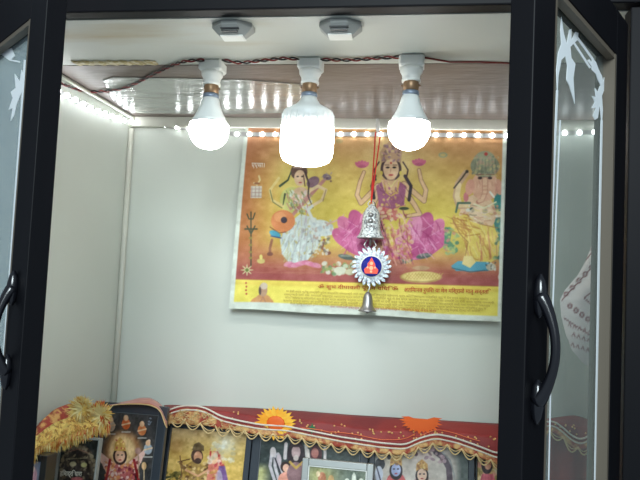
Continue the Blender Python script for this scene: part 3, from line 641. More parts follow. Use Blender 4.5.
for i, (xa, ya, xb) in enumerate(rows):
    tx = ' '.join(words[(i * 7 + k) % len(words)] for k in range(24 if xb > 450 else 12))
    xs = xa if i else 286
    lettering(pt, m_txt if i < 5 else m_txt_r, tx, xs, (ya, ya + (xb - xs) * .041), xb, 2.0, ypl(ya + 2), 'body_text')
lettering(pt, m_txt_w, 'एएसा।', 251.5, (167, 167.4), 264.5, 5.0, ypl(167), 'corner_text', bold=.01)

# ---------------------------------------------------------------- hanging bell charm
YC = 1.201
ch = thing('bell_charm', 'silver bell and sunburst medallion charm hanging on red threads over the poster', 'charm', atY(370, 312, YC))
b = MB(); b.box(atY(378, 126.5, YC + .022) + Vector((0, 0, .004)), (.006, .052, .010), bev=.001); b.box(atY(378, 127.5, YC), (.006, .006, .018), bev=.001); b.build('hook', m_white, ch, label='white wall hook')
a0 = atY(375.5, 133, YC); a1 = atY(380.5, 133, YC); e0 = atY(371, 204, YC)
for a_, sgn in ((a0, -1), (a1, 1)):
    pts = [a_.lerp(e0, t) + Vector((0, 0, 0)) for t in (0, .25, .5, .75, .93, 1)]
    MB().tube([atY(378, 129, YC)] + pts, .0012, 7).build('red_thread', m_thread, ch)
MB().tube([atY(x_, y_, YC + .004) for x_, y_ in ((374.5, 202), (377, 212), (380.5, 222), (384, 232))], .0008, 6).build('dark_thread', m_blk, ch)
k = 1.222 / F
bc = atY(370.5, 238, YC); 
fr_ = (Vector((1, 0, 0)), Vector((0, 1, 0)), Vector((0, 0, 1)))
b = MB(); b.lathe(bc, [(.0006, 34 * k), (2 * k, 32.5 * k), (5.4 * k, 29 * k), (8.0 * k, 24.5 * k), (8.8 * k, 17 * k), (9.4 * k, 9 * k), (11 * k, 4 * k), (13.4 * k, .5 * k), (13.6 * k, -.5 * k), (12 * k, 0)], 32); bell = b.build('bell', m_silver, ch)
b = MB(); b.tube([e0 + Vector((3 * k * math.cos(t), 0, 3 * k * math.sin(t))) for t in np.linspace(0, 2 * PI, 14)[:-1]], .0009, 6, closed=True); b.build('hanging_ring', m_silver, ch)
# embossed figure on the bell
b = MB()
for (dx, dz, r) in ((0, 22, 2.8), (-3, 15, 2.2), (3, 15, 2.2), (0, 16, 3.2), (-2.5, 10, 2.4), (2.5, 10, 2.4), (0, 11, 2.2), (-4.5, 20, 1.3), (4.5, 20, 1.3)):
    c_ = bc + Vector((dx * k, -(8.0 - abs(dx) * .35) * k, dz * k)); b.lathe(c_, [(.0001, r * k), (r * .7 * k, r * .7 * k), (r * k, 0), (r * .7 * k, -r * .7 * k), (.0001, -r * k)], 10)
b.build('embossed_figure', m_pewter, ch)
MB().tube([bc + Vector((0, 0, 4 * k)), bc + Vector((0, 0, -8 * k))], 1.3 * k, 8).build('clapper', m_pewter, ch)
b = MB()
for q in (-1, 1): b.tube([bc + Vector((q * 3 * k, -.002, -2 * k)), bc + Vector((q * 6 * k, -.002, -7 * k)), bc + Vector((q * 3 * k, -.002, -11 * k))], .0012, 7)
b.build('link', m_silver, ch)
mc = atY(371.5, 266.5, YC - .002)
def disc(c, r, th, y0, n=40, rz=None):
    return MB().lathe(c + Vector((0, y0, 0)), [(.0001, 0), (r, 0), (r, th), (.0001, th)], n, axis=(Vector((1, 0, 0)), Vector((0, 0, 1)) * (rz or 1), Vector((0, -1, 0))))
disc(mc, 12.2 * k, .002, .001).build('medallion_plate', m_silver, ch)
for q in range(22):
    a = 2 * PI * q / 22; r_ = Vector((math.cos(a), 0, math.sin(a))); t_ = Vector((-math.sin(a), 0, math.cos(a))); c_ = mc + r_ * 15 * k
    prof = [(-5, -.9), (-1, -1.9), (3, -1.5), (5, 0), (3, 1.5), (-1, 1.9), (-5, .9)]
    MB().prism([c_ + r_ * (u_ * k) + t_ * (v_ * k) + r_.cross(t_) * 0 + t_ * (u_ * .25 * k) for u_, v_ in prof], (0, -1, 0), .0022).build('sun_ray', m_ray, ch)
disc(mc, 11.4 * k, .0016, -.001, 40, .98).build('white_rim', m_white, ch)
disc(mc, 10 * k, .001, -.0028).build('enamel_disc', m_enam, ch, label='deep blue enamel disc')
b = MB(); Yd = Vector((0, -.004, 0))
def pc(dx, dz): return mc + Yd + Vector((dx * k, 0, dz * k))
b.prism([pc(-6, -7), (pc(6, -7)), pc(7, -3), pc(4, 0), pc(3.5, 3), pc(2, 5), pc(0, 9), pc(-2, 5), pc(-3.5, 3), pc(-4, 0), pc(-7, -3)], (0, -1, 0), .001); b.build('enamel_figure', m_enamr, ch, label='orange seated figure')
b = MB()
for dx, dz, r in ((0, 3, 1.7), (0, -1.5, 2.0), (-3.6, -1, 1.0), (3.6, -1, 1.0), (0, -5, 1.2)): b.prism([pc(dx + r * math.cos(t), dz + r * math.sin(t)) + Vector((0, -.0012, 0)) for t in np.linspace(0, 2 * PI, 11)[:-1]], (0, -1, 0), .0005)
b.build('figure_highlight', m_peach, ch)
MB().tube([mc + Vector((-.001, 0, -19 * k)), atY(367.5, 293, YC)], .0009, 6).build('link', m_silver, ch)
lb = atY(367.3, 311, YC)
MB().lathe(lb, [(.0004, 19 * k), (1.6 * k, 18.5 * k), (3.6 * k, 16 * k), (4.6 * k, 12 * k), (5.2 * k, 6 * k), (7 * k, 2.2 * k), (9 * k, .6 * k), (9 * k, -.4 * k), (7.5 * k, 0)], 26).build('small_bell', m_pewter, ch)
MB().lathe(lb, [(.0004, 3 * k), (1.7 * k, 1.5 * k), (2 * k, -.5 * k), (1.2 * k, -2.2 * k), (.0004, -2.6 * k)], 10).build('small_clapper', m_pewter, ch)

# ---------------------------------------------------------------- framed pictures on the cabinet floor
def framed(name, label, xl, xr, ytop, Yf, m_frame, mw, paint, lean=.03, thick=.012, yaw=0, res=1.6, group=None, inner=None):
    """xl, xr: outer left/right near the bottom of the view, ytop: top edge; mw: moulding width (m)"""
    A = atY(xl, 470, Yf); Bp = atY(xr, 470, Yf); zt = atY((xl + xr) / 2, ytop, Yf).z
    W = (Bp.x - A.x); cx = (A.x + Bp.x) / 2; H = zt - ZF
    t = thing(name, label, 'picture frame', Vector((cx, Yf - lean / 2, ZF)), group)
    cy, sy = math.cos(yaw), math.sin(yaw); U = Vector((cy, sy, 0)); V = Vector((0, lean, H)).normalized() if not yaw else (Vector((-sy, cy, 0)) * lean + Vector((0, 0, H))).normalized()
    Nn = U.cross(V)  # towards the viewer: -Y
    if Nn.y > 0: Nn = -Nn
    O = Vector((cx, Yf - lean, ZF)) + Vector((0, 0, .0005)); HH = H / V.z
    def q(u, v, w=0): return O + U * u + V * v + Nn * w
    b = MB()
    for (u0, u1, v0, v1) in ((-W / 2, -W / 2 + mw, 0, HH), (W / 2 - mw, W / 2, 0, HH), (-W / 2 + mw, W / 2 - mw, 0, mw), (-W / 2 + mw, W / 2 - mw, HH - mw, HH)):
        b.box(q((u0 + u1) / 2, (v0 + v1) / 2, -thick / 2), (u1 - u0, thick, v1 - v0), (U, Nn, V))
    b.build('moulding', m_frame, t, bevel=.0012)
    if inner:
        b = MB(); w_ = .0016; a_ = W / 2 - mw; 
        for (u0, u1, v0, v1) in ((-a_, -a_ + w_, mw, HH - mw), (a_ - w_, a_, mw, HH - mw), (-a_, a_, HH - mw - w_, HH - mw), (-a_, a_, mw, mw + w_)): b.box(q((u0 + u1) / 2, (v0 + v1) / 2, -.003), (u1 - u0, .003, v1 - v0), (U, Nn, V))
        b.build('inner_slip', inner, t)
    b = MB(); b.box(q(0, HH / 2, -thick + .001), (W - mw, .002, HH - mw), (U, Nn, V)); b.build('backing_board', m_bfr, t)
    iw, d = W / 2 - mw, -.006
    nx = max(24, int((xr - xl) * res)); nz = max(24, int(nx * (HH - 2 * mw) / (2 * iw)))
    pr = Print(q(-iw, mw, d), q(iw, mw, d), q(iw, HH - mw, d), q(-iw, HH - mw, d), nx, nz)
    paint(pr); pr.mottle(9, 14); pr.mottle(8, 34); pr.build('picture', m_photo, t, jitter=3)
    return t, Yf - lean

def paint_durga(p):
    p.fill((52, 56, 60)); p.glow(124, 446, 28, 30, (120, 90, 70), .5); p.ell(123, 452, 19, 21, (196, 140, 90), a=.75, soft=6); p.ell(122, 450, 13, 15, (240, 206, 150), a=.9, soft=4)
    for s in (-1, 1):
        for k in range(5):
            p.line([(121 + s * 5, 467), (121 + s * (13 + k * 3), 474 - k * 6), (121 + s * (18 + k * 2.4), 462 - k * 5)], 3.4, (232, 190, 178), w2=2.0)
            p.ell(121 + s * (18.5 + k * 2.4), 461 - k * 5, 1.4, 1.6, (240, 206, 190))
    p.poly([(112, 464), (132, 464), (140, 500), (104, 500)], (186, 96, 96)); p.specks(106, 462, 138, 490, 130, [(226, 190, 170), (120, 30, 50), (220, 150, 90), (240, 226, 220)], 1.5)
    p.line([(110, 460), (107, 476), (103, 490)], 2.6, (150, 34, 40)); p.line([(134, 460), (138, 478), (142, 490)], 2.6, (150, 34, 40))
    p.ell(120, 456, 7, 9, (60, 36, 34)); p.ell(120, 456, 5, 6.6, (238, 190, 160)); p.poly([(114, 451), (115, 443), (120, 437), (125, 443), (126, 451)], (216, 170, 90)); p.specks(115, 440, 125, 451, 14, [(246, 216, 140), (190, 90, 70)], 1)
    for q in (-2, 2): p.ell(120 + q, 455, 1, .6, (30, 20, 20))
    p.ell(120, 460, 1.5, .7, (190, 50, 50))
    for (a, b_, c) in ((111, 423, (216, 190, 170)), (126, 421, (216, 110, 60)), (142, 427, (214, 130, 80)), (148, 446, (170, 180, 190))):
        p.ell(a, b_ + 3, 4.2, 5.5, c); p.ell(a, b_ - 3, 2.4, 3, (236, 190, 150)); p.line([(a - 4, b_ + 4), (a + 4, b_ + 2)], 1.4, (236, 200, 160)); p.line([(a - 4, b_ + 11), (a + 4, b_ + 11)], 1.2, (190, 186, 180))
    p.line([(138, 452), (139, 478)], 1, (170, 140, 110)); p.ell(138, 451, 3, 3.4, (170, 130, 120)); p.line([(144, 468), (144, 480)], 1, (226, 200, 160)); p.ell(144, 466, 2.4, 4, (230, 190, 140)); p.specks(148, 417, 153, 425, 6, [(150, 160, 176)], .9)
def paint_brown(p):
    p.fill((44, 46, 44)); p.ell(78, 476, 19, 33, (84, 72, 60)); p.ell(77, 480, 14, 30, (46, 36, 32))
    for k in range(16):
        a = PI + PI * k / 15; p.ell(78 + 17 * math.cos(a), 470 + 23 * math.sin(a), 2, 2, (140, 124, 100))
    p.specks(62, 450, 92, 478, 70, [(96, 80, 60), (60, 48, 40), (150, 132, 104), (40, 30, 28)], 1.7); p.ell(73, 464, 3.4, 2.4, (170, 156, 120)); p.ell(84, 465, 3, 2.4, (176, 166, 110)); p.ell(77, 479, 6, 2, (170, 90, 90)); p.line([(68, 452), (78, 449), (88, 453)], 1, (150, 110, 90)); p.line([(66, 459), (88, 458)], 1, (130, 120, 96))
def paint_small(p):
    p.fill((150, 140, 150)); p.mix(np.clip((p.x - 36) / 8, 0, 1), (60, 84, 120)); p.ell(31, 475, 6, 10, (206, 150, 160)); p.ell(32, 469, 3, 3.5, (232, 196, 180)); p.line([(42, 462), (46, 480)], 2, (150, 180, 214))
def paint_gold(p):
    p.fill((206, 172, 96)); p.mix(np.clip((455 - p.y) / 30, 0, 1), (190, 160, 120)); p.glow(226, 446, 10, 12, (226, 230, 226), .9); p.glow(226, 470, 28, 30, (226, 190, 96), .6); p.glow(176, 446, 8, 9, (160, 110, 60), .5)
    p.line([(166, 478), (180, 474), (186, 482)], 1.6, (60, 60, 36)); p.specks(164, 472, 182, 485, 30, [(70, 70, 40), (120, 110, 60)], 1.5)
    p.poly([(180, 485), (184, 466), (194, 460), (206, 466), (210, 485)], (160, 128, 70)); p.specks(180, 462, 208, 484, 60, [(206, 170, 90), (110, 76, 50), (226, 196, 140)], 1.6)
    p.ell(197, 456, 6, 7.5, (80, 56, 44)); p.ell(198, 457, 4.2, 5.6, (206, 150, 116)); p.ell(198, 461, 3.4, 3, (70, 50, 42)); p.poly([(192, 450), (194, 444), (199, 442), (204, 446), (204, 451)], (110, 90, 60)); p.line([(178, 462), (190, 459)], 1, (90, 60, 36)); p.line([(180, 456), (182, 476)], 1.2, (120, 84, 50))
    p.line([(186, 470), (198, 476), (208, 470)], 2, (222, 170, 130))
    p.poly([(206, 485), (209, 460), (214, 450), (221, 455), (226, 485)], (216, 130, 110)); p.specks(208, 458, 224, 484, 46, [(232, 190, 170), (190, 60, 70), (206, 150, 90)], 1.5); p.ell(214, 458, 4, 6, (236, 190, 150)); p.line([(210, 458), (211, 449), (216, 447), (219, 456)], 1.8, (190, 60, 56)); p.poly([(210, 451), (214, 440), (218, 451)], (214, 190, 120))
    p.poly([(216, 485), (219, 466), (225, 466), (229, 485)], (130, 96, 150)); p.ell(219, 480, 3.6, 10, (206, 196, 206), a=.7); p.specks(208, 442, 236, 462, 34, [(226, 226, 214), (200, 190, 160)], 2.2, .5)
def paint_family(p):
    p.fill((58, 68, 66)); p.mix(np.clip((272 - p.x) / 10, 0, 1) * np.clip((p.y - 462) / 8, 0, 1), (196, 196, 140)); p.glow(330, 450, 30, 14, (76, 88, 84), .6)
    for k in range(3): p.line([(272 + k * 3, 452 + k), (270 + k * 5, 466), (276 + k * 4, 485)], 3, (196, 190, 196)); 
    p.ell(273, 452, 3, 5, (210, 200, 200)); p.ell(279, 460, 2.4, 6, (206, 190, 196)); p.line([(275, 458), (281, 474)], 1.4, (40, 34, 46))
    p.ell(285, 467, 4.6, 5.4, (60, 40, 36)); p.ell(286, 468, 3.2, 4, (236, 184, 160)); p.ell(286, 480, 8, 8, (230, 160, 140)); 
    p.ell(296, 455, 9, 15, (46, 32, 38)); p.ell(296, 452, 4.4, 6.8, (190, 160, 160)); p.poly([(290, 447), (296, 438), (302, 447)], (70, 50, 56)); p.ell(296, 458, 2.6, 3, (206, 190, 184)); p.ell(296, 474, 9, 12, (150, 116, 120)); p.line([(290, 462), (296, 468), (303, 462)], 2.4, (206, 170, 90)); p.line([(286, 444), (285, 458)], 3.4, (206, 196, 196)); p.line([(306, 445), (307, 458)], 3, (214, 206, 200)); p.line([(302, 464), (306, 476)], 2, (210, 170, 150))
    p.ell(316, 454, 6, 9, (90, 50, 56)); p.ell(315, 453, 3.6, 5, (196, 130, 120)); p.line([(308, 450), (309, 460)], 2.4, (226, 214, 206)); p.line([(325, 448), (325, 460)], 2.8, (222, 212, 210)); p.ell(315, 468, 8, 10, (150, 60, 70))
def paint_temples(p):
    p.fill((120, 128, 110)); p.glow(320, 476, 14, 12, (190, 186, 120), .8); p.glow(352, 478, 12, 10, (90, 106, 100), .6); p.ell(322, 478, 4, 6, (190, 130, 100)); p.ell(331, 480, 3, 5, (206, 170, 120)); p.ell(318, 474, 2, 3, (230, 210, 170))
    for a, h in ((354, 14), (347, 8), (361, 8)): p.poly([(a - 2.4, 486), (a - 2, 484 - h * .6), (a, 486 - h), (a + 2, 484 - h * .6), (a + 2.4, 486)], (216, 220, 206))
def paint_couple(p):
    p.fill((84, 92, 88)); p.ell(416, 470, 42, 42, (196, 186, 176), soft=8); p.glow(394, 448, 12, 12, (222, 206, 150), .9); p.glow(424, 448, 10, 12, (226, 196, 186), .8)
    p.line([(374, 482), (373, 466), (378, 458), (384, 458)], 1.4, (176, 180, 180)); p.ell(380, 464, 5, 6, (50, 52, 58)); p.ell(379, 474, 4, 8, (196, 200, 214)); p.line([(377, 468), (381, 482)], 1.4, (70, 70, 90))
    p.line([(436, 452), (444, 458), (449, 468), (450, 484)], 6, (92, 76, 86)); p.line([(440, 450), (450, 460), (454, 474), (454, 486)], 1.4, (150, 150, 150)); p.specks(426, 446, 446, 462, 24, [(120, 90, 96), (190, 160, 166), (150, 120, 130)], 2)
    for cx, cy_, sk, cr in ((396, 470, (176, 186, 222), (206, 160, 90)), (422, 475, (236, 200, 176), (196, 150, 84))):
        p.ell(cx, cy_ + 14, 10, 12, (196, 90, 90)); p.ell(cx, cy_ + 1, 6.6, 9, (40, 28, 34)); p.ell(cx, cy_, 4.8, 6.4, sk); p.poly([(cx - 6, cy_ - 4), (cx - 5.6, cy_ - 11), (cx, cy_ - 16), (cx + 5.6, cy_ - 11), (cx + 6, cy_ - 4), (cx, cy_ - 7)], cr); p.specks(cx - 5, cy_ - 13, cx + 5, cy_ - 5, 14, [(236, 206, 140), (150, 100, 60)], 1)
        for q in (-2, 2): p.ell(cx + q, cy_ - 1, 1.1, .7, (30, 24, 40))
        p.ell(cx, cy_ + 3.6, 1.4, .6, (190, 50, 60))
    p.ell(389, 457, 2, 2.6, (40, 36, 46)); p.ell(416, 454, 2, 2.4, (90, 60, 70))
def paint_right(p):
    p.fill((206, 176, 120)); p.specks(476, 448, 500, 480, 70, [(190, 150, 90), (226, 200, 150), (150, 130, 70), (220, 150, 130)], 2.4); p.ell(487, 466, 5.6, 8, (50, 30, 34)); p.ell(488, 465, 3.4, 4.6, (226, 160, 130)); p.poly([(479, 485), (482, 474), (493, 474), (497, 485)], (206, 96, 110)); p.ell(488, 459, 3, 2.4, (220, 190, 120)); p.line([(496, 470), (503, 485)], 3, (214, 190, 160))

framed('framed_picture', 'tall slate-framed picture of a many-armed goddess on black, left corner', 91, 164, 404, 1.165, m_dfr, .0165, paint_durga, inner=m_slip)
framed('framed_picture', 'golden picture of a bearded man and veiled woman beside the tall goddess frame', 164, 250.5, 425, 1.226, m_dfr, .011, paint_gold)
framed('framed_picture', 'wide dark-framed picture of a long-haired family group under the yellow sun rosette', 251.5, 368, 432, 1.224, m_dfr, .0155, paint_family, inner=m_slip)
framed('framed_picture', 'grey picture of two crowned deities, blue and fair faced, with dark right border', 369, 474, 436, 1.226, m_dfr, .011, paint_couple)
framed('framed_picture', 'small picture of a pink-robed figure at the right end by the door edge', 475, 512, 446, 1.226, m_bfr, .004, paint_right)
framed('framed_picture', 'small silver-framed picture of temples standing in front of the family picture', 302, 373.5, 461.5, 1.13, m_sfr, .0115, paint_temples, lean=.02, inner=m_white)
t2, y2 = framed('framed_picture', 'small brown picture with thin pale frame and white lettering, below the fringed cloth', 57, 98, 437, 1.03, m_gfr, .0035, paint_brown, lean=.02)
lettering(t2, m_txt_w, 'हिमाद्रि धारा', 60, (475.5, 476), 82, 5, 1.008, 'lettering', bold=.02)
framed('framed_picture', 'black thick-framed picture at the far left, turned inwards, lowest of the row', 20, 46, 455, .925, m_bfr, .010, paint_small, lean=.012, thick=.03)

# ---------------------------------------------------------------- maroon cloth with lace over the frames
cl = thing('altar_cloth', 'maroon satin cloth with gold lace hem draped over the row of picture frames', 'cloth', atY(330, 445, 1.2))
topc = [(150, 407), (168, 405), (200, 406), (250, 408), (300, 411), (350, 415), (400, 418), (450, 421), (500, 424), (530, 421), (553, 418), (575, 415), (592, 421), (612, 424), (640, 426)]
hemc = [(150, 425), (168, 413), (180, 409), (192, 408), (206, 411), (220, 419), (240, 424), (262, 428), (285, 429), (300, 432), (320, 436), (340, 440), (360, 443), (380, 446), (405, 448), (420, 441), (436, 437), (455, 441), (475, 448), (498, 457), (520, 452), (540, 428), (552, 423), (562, 430), (574, 441), (584, 443), (597, 432), (612, 430), (640, 436)]
def ip(c, x): return float(np.interp(x, [a for a, _ in c], [b_ for _, b_ in c]))
def sm(c, x, w=5): return sum(ip(c, x + d) for d in (-w, -w / 2, 0, w / 2, w)) / 5
def cpt(x, t, off=0.0):
    """point of the cloth: t 0 at the wall edge, 1 at the hem"""
    yt, yh = sm(topc, x), sm(hemc, x)
    yh = max(yh, yt + 3)
    Y = YB - .012 - .046 * min(1, t * 2.2) ** .8 - .012 * t + .0022 * math.sin(x * .11 + t * 2) * t
    yy = yt + (yh - yt) * t + 1.0 * math.sin(x * .07 + 1) * math.sin(PI * t)
    return atY(x, yy, Y - off)
xs = np.linspace(164, 612, 190)
b = MB(); b.grid([[cpt(x_, t_) for t_ in np.linspace(0, 1.02, 16)] for x_ in xs]); b.build('fabric', m_cloth, cl, solid=.0012)
m_roll = mat('maroon_roll', (134, 34, 36), 0.55, sheen=.3)
for nm, dy, r, mm in (('piping', -3.0, .0016, m_pipe), ('piping', 1.2, .0014, m_pipe)):
    b = MB(); b.tube([cpt(x_, 1, .003) + Vector((0, 0, -dy * .0019 * (1 if nm == 'piping' else 1))) for x_ in np.linspace(168, 610, 220)], r, 7); b.build(nm, mm, cl)
# gold net band hanging below the piping
def band(x): return 7 + (9 * math.exp(-((x - 192) / 26) ** 2))
b = MB(); P = []
for x_ in np.linspace(166, 610, 200):
    base = cpt(x_, 1, .0015); hgt = band(x_) * .0019
    P.append([base + Vector((0, -.001 * q_, -hgt * q_)) for q_ in np.linspace(0, 1, 5)])
b.grid(P); b.build('lace_band', m_gold, cl, solid=.0008)
xx = 172.0
while xx < 606:
    wd = 14.5; pts = []; pts2 = []
    for q_ in range(13):
        t_ = q_ / 12; base = cpt(xx + wd * t_, 1, .003); dz = (band(xx) + 7.5 * math.sin(PI * t_)) * .0019 - .004
        pts.append(base + Vector((0, 0, -dz))); pts2.append(base + Vector((0, -.0006, -dz + (.0052 * math.sin(PI * t_)) + .001)))
    b = MB(); b.tube(pts, .0013, 6); b.tube(pts2, .0008, 5); b.build('lace_scallop', m_goldc, cl); xx += wd
# loose net over the golden picture
b = MB()
for q_ in range(60):
    x_ = rng.uniform(166, 244); base = cpt(x_, 1, .003); L_ = rng.uniform(.006, .03) * (1 if x_ > 175 else .6); a_ = rng.uniform(-1, 1)
    z0 = rng.uniform(0, .018)
    b.tube([base + Vector((0, 0, -z0)), base + Vector((a_ * L_ * .5, -.003, -z0 - .003)), base + Vector((a_ * L_, 0, -z0 - rng.uniform(0, .008)))], .0008, 5)
b.build('net_threads', m_goldc, cl, kind='stuff')
b = MB()
for q_ in range(110):
    x_ = rng.uniform(232, 600); t_ = rng.uniform(.3, .86); c_ = cpt(x_, t_, .0022)
    if not (258 < x_ < 296): b.lathe(c_, [(.0001, .0018), (.0014, .0011), (.0018, 0), (.0014, -.0011), (.0001, -.0018)], 6)
b.build('sequins', m_seq, cl, kind='stuff')
b = MB()
for (xa, xb, da, db) in ((330, 415, 6, 8), (420, 480, 5, 9), (300, 330, 4, 5)):
    b.tube([cpt(x_, 1, .0028) + Vector((0, 0, .0019 * (da + (db - da) * (x_ - xa) / (xb - xa)) + .002 * math.sin((x_ - xa) * .09))) for x_ in np.linspace(xa, xb, 30)], .0008, 5)
b.build('zari_thread', mat('orange_zari', (226, 110, 66), .5), cl, kind='stuff')
# green motif
g0 = cpt(312, .8, .004)
b = MB()
for a_, l_ in ((90, .012), (50, .009), (130, .009), (15, .009), (165, .009), (-90, .008)):
    r_ = Vector((math.cos(math.radians(a_)), 0, math.sin(math.radians(a_)))); t_ = Vector((-r_.z, 0, r_.x))
    b.prism([g0, g0 + r_ * l_ * .5 + t_ * .002, g0 + r_ * l_, g0 + r_ * l_ * .5 - t_ * .002], (0, -1, 0), .001)
b.build('leaf_motif', m_green, cl, label='green leaf motif')
# sun rosettes sewn behind the piping
def rosette(px, py, r1, mp, mcn, label, half=False, squash=.78):
    c_ = atY(px, py, YB - .068); n = 26
    rs = []
    for q_ in range(n):
        a_ = 2 * PI * q_ / n + .05
        if half and math.sin(a_) > .3: continue
        r_ = Vector((math.cos(a_), 0, math.sin(a_) * squash)); t_ = Vector((-math.sin(a_), 0, math.cos(a_) * squash))
        R1 = r1 * k * (1.0 + .08 * (q_ % 2)); yo = Vector((0, -.0012 * (q_ % 2), 0))
        MB().prism([c_ + yo + r_ * R1 * .3 - t_ * R1 * .05, c_ + yo + r_ * R1 * .65 - t_ * R1 * .14, c_ + yo + r_ * R1, c_ + yo + r_ * R1 * .65 + t_ * R1 * .14, c_ + yo + r_ * R1 * .3 + t_ * R1 * .05], (0, -1, 0), .0012).build('petal', mp, cl)
    if half:
        MB().prism([c_ + Vector((math.cos(a_) * r1 * k * .62, -.001, math.sin(a_) * r1 * k * .62 * squash)) for a_ in np.linspace(PI - .25, 2 * PI + .25, 16)], (0, -1, 0), .002).build('rosette_centre', mcn, cl)
    if not half:
        MB().lathe(c_ + Vector((0, -.002, 0)), [(r1 * k * .48, 0), (r1 * k * .40, .0015), (r1 * k * .2, .002), (.0001, .0022)], 20, axis=(Vector((1, 0, 0)), Vector((0, 0, squash)), Vector((0, -1, 0)))).build('rosette_centre', mcn, cl)
rosette(276, 423, 20, m_sun, m_sunc, 'yellow')
rosette(421, 420.5, 19, m_sunc, m_sunc, 'orange', half=True, squash=.62)
# second fold seen low behind the right door, and the fold arched over the tall frame
b = MB(); b.grid([[atY(x_, y_, YB - .052 + .004 * math.sin(x_ * .25)) for y_ in np.linspace(ip(hemc, x_) - 3, 492, 10)] for x_ in np.linspace(548, 612, 30)]); b.build('lower_fold', m_cloth, cl, solid=.001)
m_pink = mat('coral_satin', (186, 84, 56), .55, sheen=.3, noise=(30, (206, 130, 80), .5, .7))
arch = [(110, 404), (118, 403), (128, 401), (140, 398), (150, 398), (158, 402), (164, 408), (168, 416)]; arcb = [(110, 406), (118, 404.5), (128, 404), (140, 404), (150, 405), (158, 408.5), (163, 415), (165, 428)]
b = MB(); b.grid([[atY(x_, yt_, 1.20).lerp(atY(x_, yb_, 1.138), t_) for t_ in np.linspace(0, 1, 6)] for x_, yt_, yb_ in [(x_, sm(arch, x_, 2), sm(arcb, x_, 2)) for x_ in np.linspace(110, 167, 34)]]); b.build('arched_fold', m_pink, cl, solid=.0012)
b = MB(); b.tube([atY(x_, sm(arcb, x_, 2), 1.1365) for x_ in np.linspace(112, 167, 30)], .0011, 6); b.build('gold_cord', m_goldc, cl)

# ---------------------------------------------------------------- fringed cloth on the left
fc = thing('fringed_cloth', 'red cloth with yellow gold fringe and tufts heaped over the far left frames', 'cloth', atY(70, 450, 1.12))
ft = [(20, 449), (30, 436), (42, 420), (55, 409), (68, 404), (78, 403), (88, 408), (100, 414), (112, 418)]
fb = [(20, 460), (30, 452), (42, 446), (55, 441), (68, 436), (80, 431), (90, 428), (100, 425), (112, 424)]
def YBK(x): return float(np.interp(x, [20, 28, 60, 84, 112], [.925, .945, 1.03, 1.09, 1.12]))
def fpt(x, t, off=0):
    y0_, y1_ = sm(ft, x, 4), sm(fb, x, 4)
    Y = YBK(x) - (.035 + .03 * math.exp(-((x - 85) / 22) ** 2)) * math.sin(min(t, 1) * PI / 2) + .003 * math.sin(x * .4 + t * 3); return atY(x, y0_ + (y1_ - y0_) * t, Y - off)
b = MB(); b.grid([[fpt(x_, t_) for t_ in np.linspace(0, 1, 14)] for x_ in np.linspace(20, 110, 60)]); b.build('fabric', mat('red_brocade', (170, 66, 52), .6, noise=(85, (222, 168, 100), .46, .58)), fc, solid=.0012)
b = MB(); b.grid([[fpt(x_, t_, .002) for t_ in np.linspace(.42, 1.0, 8)] for x_ in np.linspace(20, 108, 50)]); b.build('gold_net', mat('gold_net', (238, 208, 120), .5, metal=.2, noise=(180, (168, 120, 56), .45, .6), bump=(300, .8)), fc, solid=.0008)
def blades(n, gen, name, m):
    b = MB()
    for _ in range(n):
        base, tip, w_ = gen(); base = Vector(base); tip = Vector(tip); d_ = (tip - base); s_v = d_.cross(Vector((rng.uniform(-.3, .3), -1, rng.uniform(-.3, .3)))).normalized() * w_; mid = base.lerp(tip, .55) + Vector((rng.uniform(-.002, .002), -.002, .001))
        b.add([base - s_v, base + s_v, mid + s_v, mid - s_v, tip], [(0, 1, 2, 3), (3, 2, 4)])
    return b.build(name, m, fc, kind='stuff', fixn=False)
def g_fringe():
    x_ = rng.uniform(22, 108); t_ = rng.uniform(.45, 1.05); a = fpt(x_, t_, .003); L_ = rng.uniform(.008, .017)
    return a, a + Vector((-rng.uniform(.0, .008), -rng.uniform(.0, .006), -L_ * (1.2 if t_ > .9 else .6))), .0011
def g_hem():
    x_ = rng.uniform(22, 110); a = fpt(x_, 1.0, .003); return a, a + Vector((rng.uniform(-.004, .006), -.003, -rng.uniform(.010, .024))), .0013
blades(420, g_fringe, 'fringe', m_fr); blades(300, g_hem, 'hem_fringe', m_fr); blades(130, g_hem, 'hem_fringe', m_fr2); blades(130, g_hem, 'hem_fringe', m_fr3)
def tuft(px, py, rr, Y):
    c_ = atY(px, py, Y)
    def g():
        a_ = rng.uniform(0, 2 * PI); el = rng.uniform(-.2, 1); R_ = rr * k * rng.uniform(.55, 1.05)
        return c_ + Vector((rng.uniform(-.004, .004), 0, rng.uniform(-.004, .004))), c_ + Vector((math.cos(a_) * R_, -abs(el) * R_ * .8, math.sin(a_) * R_)), .0014
    return g
blades(330, tuft(82, 408, 12, 1.035), 'tassel_tuft', m_fr); blades(110, tuft(84, 408, 13, 1.033), 'tassel_tuft', m_fr3)
blades(190, tuft(101, 412, 12, 1.06), 'tassel_tuft', m_fr2); blades(150, tuft(102, 414, 14, 1.058), 'tassel_tuft', m_fr); blades(100, tuft(103, 415, 14, 1.056), 'tassel_tuft', m_fr3)

